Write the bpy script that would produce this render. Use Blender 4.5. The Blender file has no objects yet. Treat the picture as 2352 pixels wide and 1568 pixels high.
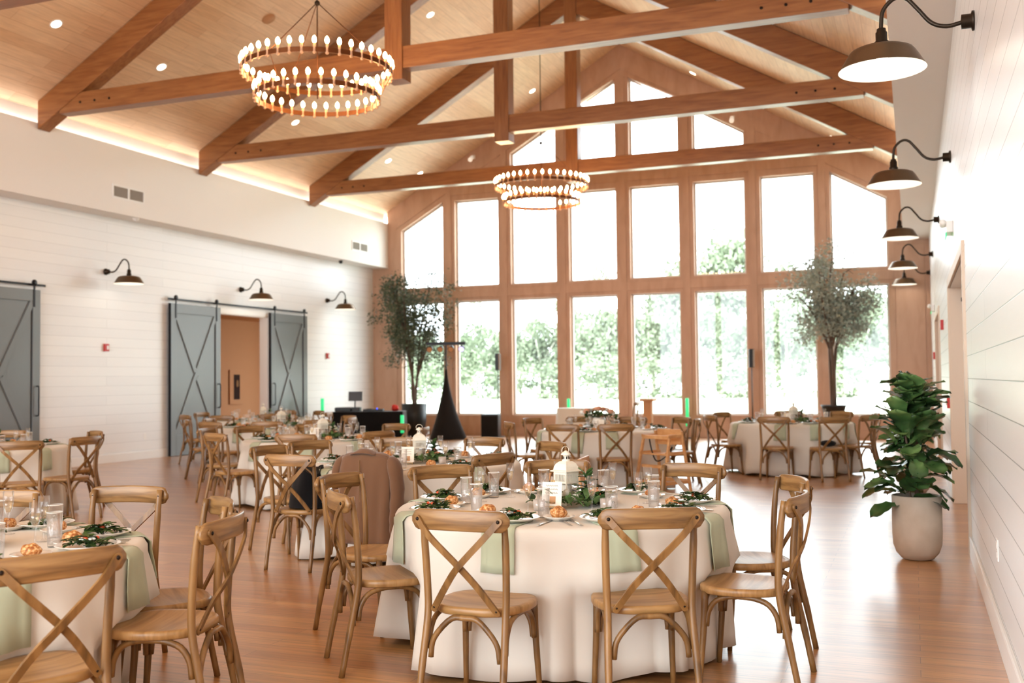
import bpy, math, random
from mathutils import Vector, Matrix, noise
C = bpy.context.scene.collection
R = math.radians
PI = math.pi
rnd = random.Random(7)

# ------------------------------------------------------------------ camera, world, exposure
CAM_H = 1.47
cam_d = bpy.data.cameras.new('camera'); cam = bpy.data.objects.new('camera', cam_d); C.objects.link(cam)
cr_, cu_, cf_ = ((0.93200421, 0.36227698, -0.01111478), (0.02380457, -0.03058303, 0.99924873), (-0.36166489, 0.93156861, 0.03712736))
cam.matrix_world = Matrix(((cr_[0], cu_[0], -cf_[0], 0), (cr_[1], cu_[1], -cf_[1], 0), (cr_[2], cu_[2], -cf_[2], CAM_H), (0, 0, 0, 1)))
cam_d.sensor_width = 36; cam_d.lens = 2370.08 / 2352 * 36
cam_d.clip_start = 0.05; cam_d.clip_end = 400
cam_d.dof.use_dof = True; cam_d.dof.focus_distance = 5.6; cam_d.dof.aperture_fstop = 2.6
sc = bpy.context.scene; sc.camera = cam
w = bpy.data.worlds.new('sky'); sc.world = w; w.use_nodes = True
wb = w.node_tree.nodes['Background']; wb.inputs[0].default_value = (0.86, 0.94, 1.0, 1); wb.inputs[1].default_value = 9.0
sun_d = bpy.data.lights.new('sun', 'SUN'); sun_d.energy = 6; sun_d.angle = R(1.0); sun_d.color = (1, .97, .9)
sun = bpy.data.objects.new('sun', sun_d); C.objects.link(sun); sun.rotation_euler = (R(32), R(-14), 0)
sc.view_settings.view_transform = 'Standard'; sc.view_settings.look = 'None'
sc.view_settings.exposure = 0.33; sc.view_settings.gamma = 1; sc.view_settings.use_curve_mapping = False
cy = sc.cycles
cy.use_denoising = True; cy.max_bounces = 9; cy.diffuse_bounces = 5; cy.glossy_bounces = 3; cy.transmission_bounces = 6
cy.transparent_max_bounces = 14; cy.caustics_reflective = False; cy.caustics_refractive = False; cy.sample_clamp_indirect = 6
cy.use_adaptive_sampling = True; cy.adaptive_threshold = 0.02

# room constants
XC = -6.85; XL = -14.06; XR = 0.41; XSL = -13.57; XSR = -0.14; D = 25.48; YB = -6.0
ZS = 4.61; ZLIP = 5.86; APEX = 10.06; SL = 0.575
def zceil(x): return APEX - SL * abs(x - XC)

# portals: the real window openings, so the renderer samples the sky through them
def portal(name, loc, rot, sx, sy):
    l = bpy.data.lights.new(name, 'AREA'); l.shape = 'RECTANGLE'; l.size = sx; l.size_y = sy; l.energy = 1
    l.cycles.is_portal = True
    o = bpy.data.objects.new(name, l); C.objects.link(o); o.location = loc; o.rotation_euler = rot
portal('portal_end', (XC, D + .3, 4.6), (R(-90), 0, 0), 13.2, 9.4)
portal('portal_back', (XC, YB - .3, 3.2), (R(90), 0, 0), 13.0, 6.0)

# ------------------------------------------------------------------ materials
def lin(c):
    c = c.lstrip('#'); v = [int(c[i:i + 2], 16) / 255 for i in (0, 2, 4)]
    return tuple((x / 12.92 if x <= .04045 else ((x + .055) / 1.055) ** 2.4) for x in v) + (1,)
def mat(name, col, rough=.5, metal=0, spec=.5, coat=0, emis=None, es=0, trans=0, sheen=0, ior=1.45):
    m = bpy.data.materials.new(name); m.use_nodes = True; b = m.node_tree.nodes['Principled BSDF']
    c = lin(col) if isinstance(col, str) else tuple(col) + ((1,) if len(col) == 3 else ())
    b.inputs['Base Color'].default_value = c; b.inputs['Roughness'].default_value = rough; b.inputs['Metallic'].default_value = metal
    b.inputs['Specular IOR Level'].default_value = spec; b.inputs['Coat Weight'].default_value = coat
    b.inputs['Transmission Weight'].default_value = trans; b.inputs['IOR'].default_value = ior
    b.inputs['Sheen Weight'].default_value = sheen
    if emis: b.inputs['Emission Color'].default_value = lin(emis); b.inputs['Emission Strength'].default_value = es
    return m
def nd(m, t, **k):
    n = m.node_tree.nodes.new(t)
    for a, v in k.items(): setattr(n, a, v)
    return n
def lk(m, a, b): m.node_tree.links.new(a, b)
def ramp(m, fac, stops):
    r = nd(m, 'ShaderNodeValToRGB'); e = r.color_ramp.elements
    e[0].position, e[0].color = stops[0][0], lin(stops[0][1]); e[1].position, e[1].color = stops[-1][0], lin(stops[-1][1])
    for p, c in stops[1:-1]:
        q = e.new(p); q.color = lin(c)
    lk(m, fac, r.inputs[0]); return r.outputs[0]
def coords(m, scale, rot=(0, 0, 0)):
    t = nd(m, 'ShaderNodeTexCoord'); mp = nd(m, 'ShaderNodeMapping'); mp.inputs['Scale'].default_value = scale; mp.inputs['Rotation'].default_value = rot
    lk(m, t.outputs['Object'], mp.inputs[0]); return mp.outputs[0]
def bsdf(m): return m.node_tree.nodes['Principled BSDF']
def wood(name, a, b, c, rough=.45, scale=(1.2, 14, 14), vary=.12, bump=.0, detail=5):
    m = mat(name, b, rough); v = coords(m, scale)
    n = nd(m, 'ShaderNodeTexNoise'); n.inputs['Scale'].default_value = 1.6; n.inputs['Detail'].default_value = detail; n.inputs['Distortion'].default_value = .6
    lk(m, v, n.inputs['Vector'])
    col = ramp(m, n.outputs[0], [(.32, a), (.5, b), (.7, c)])
    oi = nd(m, 'ShaderNodeObjectInfo'); h = nd(m, 'ShaderNodeHueSaturation'); mr = nd(m, 'ShaderNodeMapRange')
    mr.inputs['To Min'].default_value = 1 - vary; mr.inputs['To Max'].default_value = 1 + vary
    lk(m, oi.outputs['Random'], mr.inputs[0]); lk(m, mr.outputs[0], h.inputs['Value']); lk(m, col, h.inputs['Color'])
    lk(m, h.outputs[0], bsdf(m).inputs['Base Color'])
    if bump:
        bp = nd(m, 'ShaderNodeBump'); bp.inputs['Strength'].default_value = bump; bp.inputs['Distance'].default_value = .004
        lk(m, n.outputs[0], bp.inputs['Height']); lk(m, bp.outputs[0], bsdf(m).inputs['Normal'])
    return m
def planks(name, c1, c2, gap, rough, bw, bh, axis, mortar=.004, coat=0, vary_noise=.5, bump=.15, spec=.5):
    """boards as brick texture; axis picks which object plane the boards lie in: (length axis, width axis)"""
    m = mat(name, c1, rough, coat=coat, spec=spec)
    t = nd(m, 'ShaderNodeTexCoord'); s = nd(m, 'ShaderNodeSeparateXYZ'); cb = nd(m, 'ShaderNodeCombineXYZ')
    lk(m, t.outputs['Object'], s.inputs[0]); lk(m, s.outputs[axis[0]], cb.inputs[0]); lk(m, s.outputs[axis[1]], cb.inputs[1])
    br = nd(m, 'ShaderNodeTexBrick'); br.offset = .37; br.offset_frequency = 2
    br.inputs['Scale'].default_value = 1; br.inputs['Mortar Size'].default_value = mortar; br.inputs['Mortar Smooth'].default_value = .3
    br.inputs['Brick Width'].default_value = bw; br.inputs['Row Height'].default_value = bh
    br.inputs['Color1'].default_value = lin(c1); br.inputs['Color2'].default_value = lin(c2); br.inputs['Mortar'].default_value = lin(gap)
    lk(m, cb.outputs[0], br.inputs['Vector'])
    mp = nd(m, 'ShaderNodeMapping'); mp.inputs['Scale'].default_value = (1.5, 22, 1); lk(m, cb.outputs[0], mp.inputs[0])
    n = nd(m, 'ShaderNodeTexNoise'); n.inputs['Scale'].default_value = 1.5; n.inputs['Detail'].default_value = 4; lk(m, mp.outputs[0], n.inputs['Vector'])
    mr = nd(m, 'ShaderNodeMapRange'); mr.inputs['From Min'].default_value = .3; mr.inputs['From Max'].default_value = .7
    mr.inputs['To Min'].default_value = 1 - .35 * vary_noise; mr.inputs['To Max'].default_value = 1 + .25 * vary_noise
    lk(m, n.outputs[0], mr.inputs[0])
    h = nd(m, 'ShaderNodeHueSaturation'); lk(m, br.outputs[0], h.inputs['Color']); lk(m, mr.outputs[0], h.inputs['Value'])
    lk(m, h.outputs[0], bsdf(m).inputs['Base Color'])
    bp = nd(m, 'ShaderNodeBump'); bp.invert = True; bp.inputs['Strength'].default_value = bump; bp.inputs['Distance'].default_value = .01
    lk(m, br.outputs['Fac'], bp.inputs['Height']); lk(m, bp.outputs[0], bsdf(m).inputs['Normal'])
    return m
def fabric(name, col, rough=.85, sheen=.2, sub=0):
    m = mat(name, col, rough, sheen=sheen, spec=.2)
    n = nd(m, 'ShaderNodeTexNoise'); n.inputs['Scale'].default_value = 900; n.inputs['Detail'].default_value = 1
    bp = nd(m, 'ShaderNodeBump'); bp.inputs['Strength'].default_value = .08; bp.inputs['Distance'].default_value = .001
    t = nd(m, 'ShaderNodeTexCoord'); lk(m, t.outputs['Object'], n.inputs['Vector'])
    lk(m, n.outputs[0], bp.inputs['Height']); lk(m, bp.outputs[0], bsdf(m).inputs['Normal'])
    return m
def thin_glass(name, tint=(1, 1, 1), refl=.08, rough=.02, milky=0.0):
    m = bpy.data.materials.new(name); m.use_nodes = True; nt = m.node_tree; nt.nodes.remove(nt.nodes['Principled BSDF'])
    tr = nd(m, 'ShaderNodeBsdfTransparent'); tr.inputs[0].default_value = tint + (1,)
    g = nd(m, 'ShaderNodeBsdfGlossy'); g.inputs['Roughness'].default_value = rough
    lw = nd(m, 'ShaderNodeLayerWeight'); lw.inputs[0].default_value = .14
    mr = nd(m, 'ShaderNodeMapRange'); mr.inputs['To Min'].default_value = refl; mr.inputs['To Max'].default_value = .4
    lk(m, lw.outputs['Fresnel'], mr.inputs[0])
    mx = nd(m, 'ShaderNodeMixShader'); lk(m, mr.outputs[0], mx.inputs[0]); lk(m, tr.outputs[0], mx.inputs[1]); lk(m, g.outputs[0], mx.inputs[2])
    out = nt.nodes['Material Output']; last = mx.outputs[0]
    if milky:
        df = nd(m, 'ShaderNodeMixShader'); d1 = nd(m, 'ShaderNodeBsdfDiffuse'); d1.inputs[0].default_value = (.95, .95, .95, 1); d2 = nd(m, 'ShaderNodeBsdfTranslucent'); d2.inputs[0].default_value = (.98, .98, 1, 1); df.inputs[0].default_value = .6; lk(m, d1.outputs[0], df.inputs[1]); lk(m, d2.outputs[0], df.inputs[2])
        m2 = nd(m, 'ShaderNodeMixShader'); m2.inputs[0].default_value = milky; lk(m, last, m2.inputs[1]); lk(m, df.outputs[0], m2.inputs[2]); last = m2.outputs[0]
    lk(m, last, out.inputs[0]); return m

M = {}
M['beam'] = wood('beam timber', '#7c4c2a', '#8b5932', '#97643a', .34, (1.2, 12, 12), .05, .1)
M['endwood'] = wood('end wall timber', '#b48e73', '#bb957b', '#c29c82', .5, (3, 3, .8), .02)
def _cr(m, v): bsdf(m).inputs['Coat Roughness'].default_value = v; return m
M['ceil'] = planks('ceiling boards', '#d9b895', '#e3c7a6', '#bd9670', .5, 1.9, .19, (1, 0), .003, vary_noise=.35, bump=.05)
M['floor'] = planks('floor boards', '#a76f3f', '#c39059', '#7a4c2d', .34, 1.7, .127, (0, 1), .0022, spec=.85, coat=.7, vary_noise=.9, bump=.05); _cr(M['floor'], .28)
M['ship'] = planks('white shiplap', '#e6e6e6', '#ebebea', '#cccccc', .3, 4.2, .18, (1, 2), .003, vary_noise=.03, bump=.18)
M['ship2'] = planks('white shiplap right', '#e0e0df', '#e5e5e4', '#8d8d8b', .3, 4.2, .18, (1, 2), .0035, vary_noise=.03, bump=.3)
M['casing'] = mat('beige door casing', '#d6c3ae', .5)
M['white'] = mat('white paint', '#ebe8e4', .55)
M['trimw'] = mat('white gloss trim', '#ecebe8', .35)
M['winframe'] = mat('daylit window frame', '#cfc9c2', .4)  # pale tone stands in for daylight falling on the timber reveals
M['pane'] = thin_glass('window pane', (.97, .99, .98), .03, .0)
M['chair'] = wood('chair oak', '#5c4123', '#7e5a31', '#997345', .36, (9, 9, 1.6), .13, .15)
M['rail'] = wood('rail oak', '#6a4b29', '#88633a', '#a07b4c', .34, (2, 9, 22), .13, .15)
M['seat'] = wood('seat oak', '#856036', '#a27a4a', '#b68e5e', .34, (1.5, 16, 4), .12, .1)
M['screw'] = mat('dark screw', '#2a211b', .4, .8)
M['cloth'] = fabric('ivory tablecloth', '#d6cfc3', .75, .1)
M['sage'] = fabric('sage napkin', '#b0b69b', .8, .15)
M['china'] = mat('white china', '#e8e2d8', .15, coat=.5)
M['steel'] = mat('polished steel', '#c9c6c2', .15, 1)
M['bronze'] = mat('bronze lamp metal', '#6e5a46', .36, .85)
M['darkmetal'] = mat('dark arm metal', '#33291f', .42, .7)
M['lampwhite'] = mat('glowing white enamel', '#f5f4ee', .4, emis='#fff4e0', es=.35)  # enamel given a faint glow of its own, standing in for lamp light on it
M['bulb'] = mat('glowing bulb', '#ffffff', .3, emis='#ffcf92', es=46)
M['lampbulb'] = mat('lamp bulb', '#ffffff', .3, emis='#fff4e4', es=42)
M['down'] = mat('downlight lens', '#ffffff', .3, emis='#ffe9cf', es=9)
M['led'] = mat('cove led', '#ffffff', .3, emis='#fff4ea', es=6.5)
M['ring'] = mat('chandelier iron', '#6b3f22', .4, .8)
M['sleeve'] = mat('candle sleeve', '#c79a78', .5)
M['barn'] = mat('barn door paint', '#6e7272', .3)
M['black'] = mat('black steel', '#17161a', .45, .4)
M['blackcloth'] = fabric('black cloth', '#0c0b0d', .9)
M['blackplastic'] = mat('black plastic', '#151414', .45)
M['scrim'] = fabric('black scrim', '#191513', .9)
M['red'] = mat('red alarm', '#c02318', .4)
M['pot'] = None
M['leaf'] = None
M['green'] = mat('green tube', '#3fd08a', .4, emis='#1fd07c', es=.75)
M['tanwall'] = mat('tan wall', '#b9895f', .7)
M['highchair'] = wood('birch wood', '#c08a55', '#cf9d68', '#dbae7c', .4, (3, 3, 8), .03)
M['lantern'] = mat('cream lantern metal', '#e3dccb', .5)
M['candle'] = mat('wax', '#e9e4d6', .5)
M['bread'] = None
M['glass'] = thin_glass('tumbler glass', (1, 1, 1), .04, .04, .02)
M['water'] = None
M['wine'] = thin_glass('sparkling wine', (.96, .88, .74), .1, .05, .04)
M['salad'] = mat('salad leaf', '#3d5527', .5)
M['olive'] = mat('olive leaf', '#56614a', .6)
M['olive2'] = mat('pale silver leaf', '#9aa092', .6)
M['bark'] = mat('grey bark', '#5d4a3d', .8)
M['peach'] = mat('peach petals', '#e0a584', .6)
M['petal'] = mat('white petals', '#f0ece2', .6)
M['tomato'] = mat('tomato', '#d8552f', .35)
M['jacket'] = fabric('tan suit cloth', '#6b4b34', .85, .3)
M['paper'] = mat('card paper', '#efe7d8', .7)
M['ink'] = mat('ink', '#2a2520', .7)
M['gold'] = mat('gold wood easel', '#c9a878', .45)
M['soil'] = mat('pebbles', '#9b938a', .9)
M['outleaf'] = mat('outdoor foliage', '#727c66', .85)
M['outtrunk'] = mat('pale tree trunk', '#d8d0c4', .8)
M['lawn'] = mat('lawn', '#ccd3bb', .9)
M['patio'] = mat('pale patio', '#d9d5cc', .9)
M['vent'] = mat('vent louvre', '#a39a90', .6)
M['screen'] = mat('monitor', '#241a17', .3)
M['fur'] = mat('tan strap', '#8a6a48', .9)
M['roof'] = mat('roof', '#777777', .9)
def _special():
    m = mat('concrete pot', '#b9aa98', .7); v = coords(m, (1, 1, 1)); n = nd(m, 'ShaderNodeTexNoise'); n.inputs['Scale'].default_value = 6; n.inputs['Detail'].default_value = 6
    lk(m, v, n.inputs['Vector']); lk(m, ramp(m, n.outputs[0], [(.3, '#b3a28f'), (.7, '#c4b6a5')]), bsdf(m).inputs['Base Color']); M['pot'] = m
    m = mat('fig leaf', '#33502a', .35, coat=.2); v = coords(m, (1, 1, 1)); n = nd(m, 'ShaderNodeTexNoise'); n.inputs['Scale'].default_value = 3.2; n.inputs['Detail'].default_value = 2
    lk(m, v, n.inputs['Vector']); lk(m, ramp(m, n.outputs[0], [(.36, '#26391f'), (.5, '#3a5a2e'), (.64, '#6b8a50')]), bsdf(m).inputs['Base Color']); M['leaf'] = m
    m = mat('bread crust', '#b9713a', .6); v = coords(m, (1, 1, 1)); n = nd(m, 'ShaderNodeTexNoise'); n.inputs['Scale'].default_value = 90; n.inputs['Detail'].default_value = 3
    lk(m, v, n.inputs['Vector']); lk(m, ramp(m, n.outputs[0], [(.35, '#8f4f22'), (.5, '#c08045'), (.66, '#e6c08c')]), bsdf(m).inputs['Base Color'])
    bp = nd(m, 'ShaderNodeBump'); bp.inputs['Strength'].default_value = .7; bp.inputs['Distance'].default_value = .004; lk(m, n.outputs[0], bp.inputs['Height']); lk(m, bp.outputs[0], bsdf(m).inputs['Normal']); M['bread'] = m
    m = thin_glass('iced water', (1, 1, 1), .16, .06, .1)
    g = [x for x in m.node_tree.nodes if x.type == 'BSDF_GLOSSY'][0]
    wv = nd(m, 'ShaderNodeTexNoise'); wv.inputs['Scale'].default_value = 55; wv.inputs['Detail'].default_value = 1; wv.inputs['Distortion'].default_value = 2.5
    t = nd(m, 'ShaderNodeTexCoord'); lk(m, t.outputs['Object'], wv.inputs['Vector']); bp = nd(m, 'ShaderNodeBump'); bp.inputs['Strength'].default_value = 1; bp.inputs['Distance'].default_value = .01
    lk(m, wv.outputs[0], bp.inputs['Height']); lk(m, bp.outputs[0], g.inputs['Normal']); M['water'] = m
_special()

# ------------------------------------------------------------------ mesh builder
class MB:
    def __init__(s): s.v = []; s.f = []; s.m = []; s.sm = []
    def add(s, vs, fs, mi=0, smooth=False):
        o = len(s.v); s.v += [tuple(p) for p in vs]
        for f in fs: s.f.append([i + o for i in f]); s.m.append(mi); s.sm.append(smooth)
        return s
    def box(s, x0, x1, y0, y1, z0, z1, mi=0):
        p = [(x, y, z) for z in (z0, z1) for y in (y0, y1) for x in (x0, x1)]
        return s.add(p, [(0, 2, 3, 1), (4, 5, 7, 6), (0, 1, 5, 4), (2, 6, 7, 3), (0, 4, 6, 2), (1, 3, 7, 5)], mi)
    def bar(s, a, b, wd, th, up=(0, 0, 1), mi=0):
        """rectangular bar from a to b: wd across (perpendicular to up), th along up"""
        a = Vector(a); b = Vector(b); d = (b - a).normalized(); u = Vector(up); x = d.cross(u).normalized(); u = x.cross(d).normalized()
        x *= wd / 2; u *= th / 2
        p = [q + i * x + j * u for q in (a, b) for i, j in ((-1, -1), (1, -1), (1, 1), (-1, 1))]
        return s.add(p, [(0, 1, 2, 3), (7, 6, 5, 4), (0, 4, 5, 1), (1, 5, 6, 2), (2, 6, 7, 3), (3, 7, 4, 0)], mi)
    def prism(s, poly, axis, t0, t1, mi=0):
        """polygon in the plane normal to axis ('x','y','z'), extruded t0..t1"""
        def P(a, b, t): return (t, a, b) if axis == 'x' else ((a, t, b) if axis == 'y' else (a, b, t))
        n = len(poly); p = [P(a, b, t0) for a, b in poly] + [P(a, b, t1) for a, b in poly]
        f = [tuple(range(n))[::-1], tuple(range(n, 2 * n))] + [(i, (i + 1) % n, n + (i + 1) % n, n + i) for i in range(n)]
        return s.add(p, f, mi)
    def tube(s, pts, rad, n=8, mi=0, flat=1.0, cap=True, closed=False):
        pts = [Vector(p) for p in pts]; k = len(pts); rad = rad if isinstance(rad, (list, tuple)) else [rad] * k
        vs = []; up = None
        for i, p in enumerate(pts):
            d = (pts[(i + 1) % k] - pts[i - 1]) if closed else (pts[min(i + 1, k - 1)] - pts[max(i - 1, 0)])
            d.normalize()
            if up is None: up = Vector((0, 0, 1)) if abs(d.z) < .9 else Vector((0, 1, 0))
            x = d.cross(up)
            if x.length < 1e-4: x = d.cross(Vector((1, 0, 0)))
            x.normalize(); u = x.cross(d).normalized(); up = u
            for j in range(n):
                a = 2 * PI * j / n; vs.append(p + rad[i] * (math.cos(a) * x + math.sin(a) * u * flat))
        fs = []
        for i in range(k if closed else k - 1):
            for j in range(n):
                a = i * n; b = ((i + 1) % k) * n; fs.append((a + j, a + (j + 1) % n, b + (j + 1) % n, b + j))
        s.add(vs, fs, mi, True)
        if cap and not closed:
            o = len(s.v) - len(vs); s.f += [[o + j for j in range(n)][::-1], [o + (k - 1) * n + j for j in range(n)]]; s.m += [mi, mi]; s.sm += [False, False]
        return s
    def lathe(s, prof, n=24, c=(0, 0, 0), mi=0, smooth=True, close=False):
        vs = []; fs = []
        for r, z in prof:
            for j in range(n):
                a = 2 * PI * j / n; vs.append((c[0] + r * math.cos(a), c[1] + r * math.sin(a), c[2] + z))
        k = len(prof)
        for i in range(k if close else k - 1):
            for j in range(n):
                a = i * n; b = ((i + 1) % k) * n; fs.append((a + j, a + (j + 1) % n, b + (j + 1) % n, b + j))
        return s.add(vs, fs, mi, smooth)
    def ball(s, c, r, n=8, sc=(1, 1, 1), mi=0):
        prof = [(max(r * math.sin(PI * i / n), 1e-4), -r * math.cos(PI * i / n)) for i in range(n + 1)]
        o = len(s.v); s.lathe(prof, n + 2, (0, 0, 0), mi)
        for i in range(o, len(s.v)):
            p = s.v[i]; s.v[i] = (c[0] + p[0] * sc[0], c[1] + p[1] * sc[1], c[2] + p[2] * sc[2])
        return s
    def grid(s, fn, nu, nv, mi=0, smooth=True):
        vs = [fn(i / nu, j / nv) for i in range(nu + 1) for j in range(nv + 1)]
        fs = [(i * (nv + 1) + j, (i + 1) * (nv + 1) + j, (i + 1) * (nv + 1) + j + 1, i * (nv + 1) + j + 1) for i in range(nu) for j in range(nv)]
        return s.add(vs, fs, mi, smooth)
    def move(s, m, start=0):
        for i in range(start, len(s.v)): s.v[i] = tuple(m @ Vector(s.v[i]))
        return s
    def build(s, name, mats, parent=None, loc=None, rot=None, bevel=0, solid=0, seg=2):
        me = bpy.data.meshes.new(name); me.from_pydata(s.v, [], s.f)
        if not isinstance(mats, (list, tuple)): mats = [mats]
        for m in mats: me.materials.append(m)
        me.polygons.foreach_set('material_index', s.m); me.polygons.foreach_set('use_smooth', s.sm); me.update()
        o = bpy.data.objects.new(name, me); C.objects.link(o)
        if parent: o.parent = parent
        if loc: o.location = loc
        if rot: o.rotation_euler = rot
        if bevel:
            b = o.modifiers.new('bevel', 'BEVEL'); b.width = bevel; b.segments = seg; b.limit_method = 'ANGLE'
        if solid:
            b = o.modifiers.new('solid', 'SOLIDIFY'); b.thickness = solid; b.offset = 0
        return o
def spline(pts, k=5):
    P = [Vector(p) for p in pts]; P = [2 * P[0] - P[1]] + P + [2 * P[-1] - P[-2]]; out = []
    for i in range(1, len(P) - 2):
        for j in range(k):
            t = j / k; a, b, c, d = P[i - 1:i + 3]
            out.append(.5 * ((2 * b) + (c - a) * t + (2 * a - 5 * b + 4 * c - d) * t * t + (3 * b - a - 3 * c + d) * t ** 3))
    out.append(P[-2]); return out
def tag(o, label=None, cat=None, group=None, kind=None):
    if label: o['label'] = label
    if cat: o['category'] = cat
    if group: o['group'] = group
    if kind: o['kind'] = kind
    return o
def empty(name, loc=(0, 0, 0), rz=0, label=None, cat=None, group=None):
    o = bpy.data.objects.new(name, None); C.objects.link(o); o.location = loc; o.rotation_euler = (0, 0, rz); o.empty_display_size = .1
    return tag(o, label, cat, group)
def copy_tree(o, parent=None):
    c = o.copy(); C.objects.link(c); c.parent = parent
    for ch in list(o.children): copy_tree(ch, c)
    return c
def struct(o): o['kind'] = 'structure'; return o
class Proto:
    """first placement moves the built thing itself, later ones copy it"""
    def __init__(s, o): s.o = o; s.used = False
    def put(s, loc, rz, label, group=None, cat=None, scale=None):
        o = copy_tree(s.o) if s.used else s.o; s.used = True
        o.location = loc; o.rotation_euler = (0, 0, rz); o['label'] = label
        if group: o['group'] = group
        if cat: o['category'] = cat
        if scale: o.scale = scale if isinstance(scale, tuple) else (scale,) * 3
        return o

# ------------------------------------------------------------------ room shell
struct(MB().box(-19, XR + 2.5, YB - .2, D + .25, -.12, 0).build('floor', M['floor']))
MBc = MB()
T = .18
for s in (-1, 1):
    xe = XC + s * (XC - XSL + .22) if s > 0 else XSL - .22
    xe = XC + s * 6.94
    MBc.prism([(XC, APEX), (xe, zceil(xe)), (xe, zceil(xe) + T), (XC, APEX + T)], 'y', YB, D + .3)
struct(MBc.build('ceiling', M['ceil']))
def board(a, b): return MB().box(a[0], b[0], a[1], b[1], a[2], b[2])
# side walls: right with two recessed doorways, left with a doorway and closed part
DR = [(9.25, 12.9, 2.47), (17.7, 20.6, 2.47)]      # right doorways (y0, y1, height)
m = MB(); ys = [YB, DR[0][0], DR[0][1], DR[1][0], DR[1][1], D]
for i in (0, 2, 4): m.box(XR, XR + .2, ys[i], ys[i + 1], 0, ZS + .02)
for y0, y1, h in DR: m.box(XR, XR + .2, y0, y1, h, ZS + .02)
struct(m.build('wall_right', M['ship2']))
LD = (18.45, 20.42, 3.0)
m = MB(); m.box(XL - .2, XL, YB, LD[0], 0, ZS + .02).box(XL - .2, XL, LD[1], D, 0, ZS + .02).box(XL - .2, XL, LD[0], LD[1], LD[2], ZS + .02)
struct(m.build('wall_left', M['ship']))
# dropped soffits with the cove ledge on top
m = MB(); m.prism([(XL - .2, ZS), (XSL, ZS), (XSL, ZLIP), (XSL - .025, ZLIP), (XSL - .025, ZLIP - .09), (XL - .2, ZLIP - .09)], 'y', YB, D)
struct(m.build('wall_soffit_left', M['white']))
m = MB(); m.prism([(XR + .2, ZS), (XSR, ZS), (XSR, ZLIP), (XSR + .025, ZLIP), (XSR + .025, ZLIP - .09), (XR + .2, ZLIP - .09)], 'y', YB, D)
struct(m.build('wall_soffit_right', M['white']))
m = MB(); m.box(XSL - .2, XSL - .12, YB, D, ZLIP - .09, 6.16)
struct(m.build('trim_1', M['white']))
m = MB(); m.box(XSR + .12, XSR + .2, YB, D, ZLIP - .09, 6.16)
struct(m.build('trim_2', M['white']))
m = MB(); m.box(XSL - .115, XSL - .03, YB, D - .02, ZLIP - .088, ZLIP - .07)
tag(m.build('cove_light', M['led']), 'continuous white light strip glowing along the top of the left soffit', 'cove light')
m = MB(); m.box(XSR + .03, XSR + .115, YB, D - .02, ZLIP - .088, ZLIP - .07)
tag(m.build('cove_light', M['led']), 'continuous white light strip hidden along the top of the right soffit', 'cove light')
# end wall
cols = [(XC + .03 + k * 1.63 - .635, XC + .03 + k * 1.63 + .635) for k in (-3.5, -2.5, -1.5, -.5, .5, 1.5, 2.5, 3.5)]
def zg(x): return 9.28 - SL * abs(x - XC - .03)     # slanted head of the glass
m = MB(); Y0, Y1 = D, D + .24
def top(x): return zceil(x) + .02 if XSL - .2 < x < XSR + .2 else ZS + .1
def pier(x0, x1):
    xs = [x0] + [x for x in (XSL - .02, XC, XSR + .02) if x0 < x < x1] + [x1]
    for a, b in zip(xs, xs[1:]):
        ta = ZS + .1 if b <= XSL - .01 or a >= XSR + .01 else zceil(a); tb = ZS + .1 if b <= XSL - .01 or a >= XSR + .01 else zceil(b)
        m.prism([(a, 0), (b, 0), (b, tb), (a, ta)], 'y', Y0, Y1)
edges = [XL - .2] + [e for c in cols for e in c] + [XR + .2]
for i in range(0, len(edges), 2): pier(edges[i], edges[i + 1])
openings = []
for k, (a, b) in enumerate(cols):
    m.box(a, b, Y0, Y1, 0, .54); m.box(a, b, Y0, Y1, 3.62, 4.0)
    openings.append([(a, .54), (b, .54), (b, 3.62), (a, 3.62)])
    ta, tb = min(6.35, zg(a)), min(6.35, zg(b))
    if k in (0, 7):
        openings.append([(a, 4.0), (b, 4.0), (b, tb), (a, ta)])
        m.prism([(a, ta), (b, tb), (b, zceil(b)), (a, zceil(a))], 'y', Y0, Y1)
    else: openings.append([(a, 4.0), (b, 4.0), (b, 6.35), (a, 6.35)])
    if k in (1, 6): m.prism([(a, 6.35), (b, 6.35), (b, zceil(b)), (a, zceil(a))], 'y', Y0, Y1)
    if k in (2, 5):
        m.box(a, b, Y0, Y1, 6.35, 7.15)
        openings.append([(a, 7.15), (b, 7.15), (b, zg(b)), (a, zg(a))]); m.prism([(a, zg(a)), (b, zg(b)), (b, zceil(b)), (a, zceil(a))], 'y', Y0, Y1)
    if k in (3, 4):
        m.box(a, b, Y0, Y1, 6.35, 7.15); m.box(a, b, Y0, Y1, 8.16, 8.52)
        openings.append([(a, 7.15), (b, 7.15), (b, 8.16), (a, 8.16)])
        xo = XC + .03 + (8.52 - 9.28) / SL if k == 3 else XC + .03 - (8.52 - 9.28) / SL
        lo, hi = (max(a, xo), b) if k == 3 else (a, min(b, xo))
        tri = [(lo, 8.52), (hi, 8.52), (hi, zg(hi)), (lo, zg(lo))]
        openings.append(tri)
        m.prism([(a, max(zg(a), 8.52)), (b, max(zg(b), 8.52)), (b, zceil(b)), (a, zceil(a))], 'y', Y0, Y1)
struct(m.build('wall_end', M['endwood']))
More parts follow.
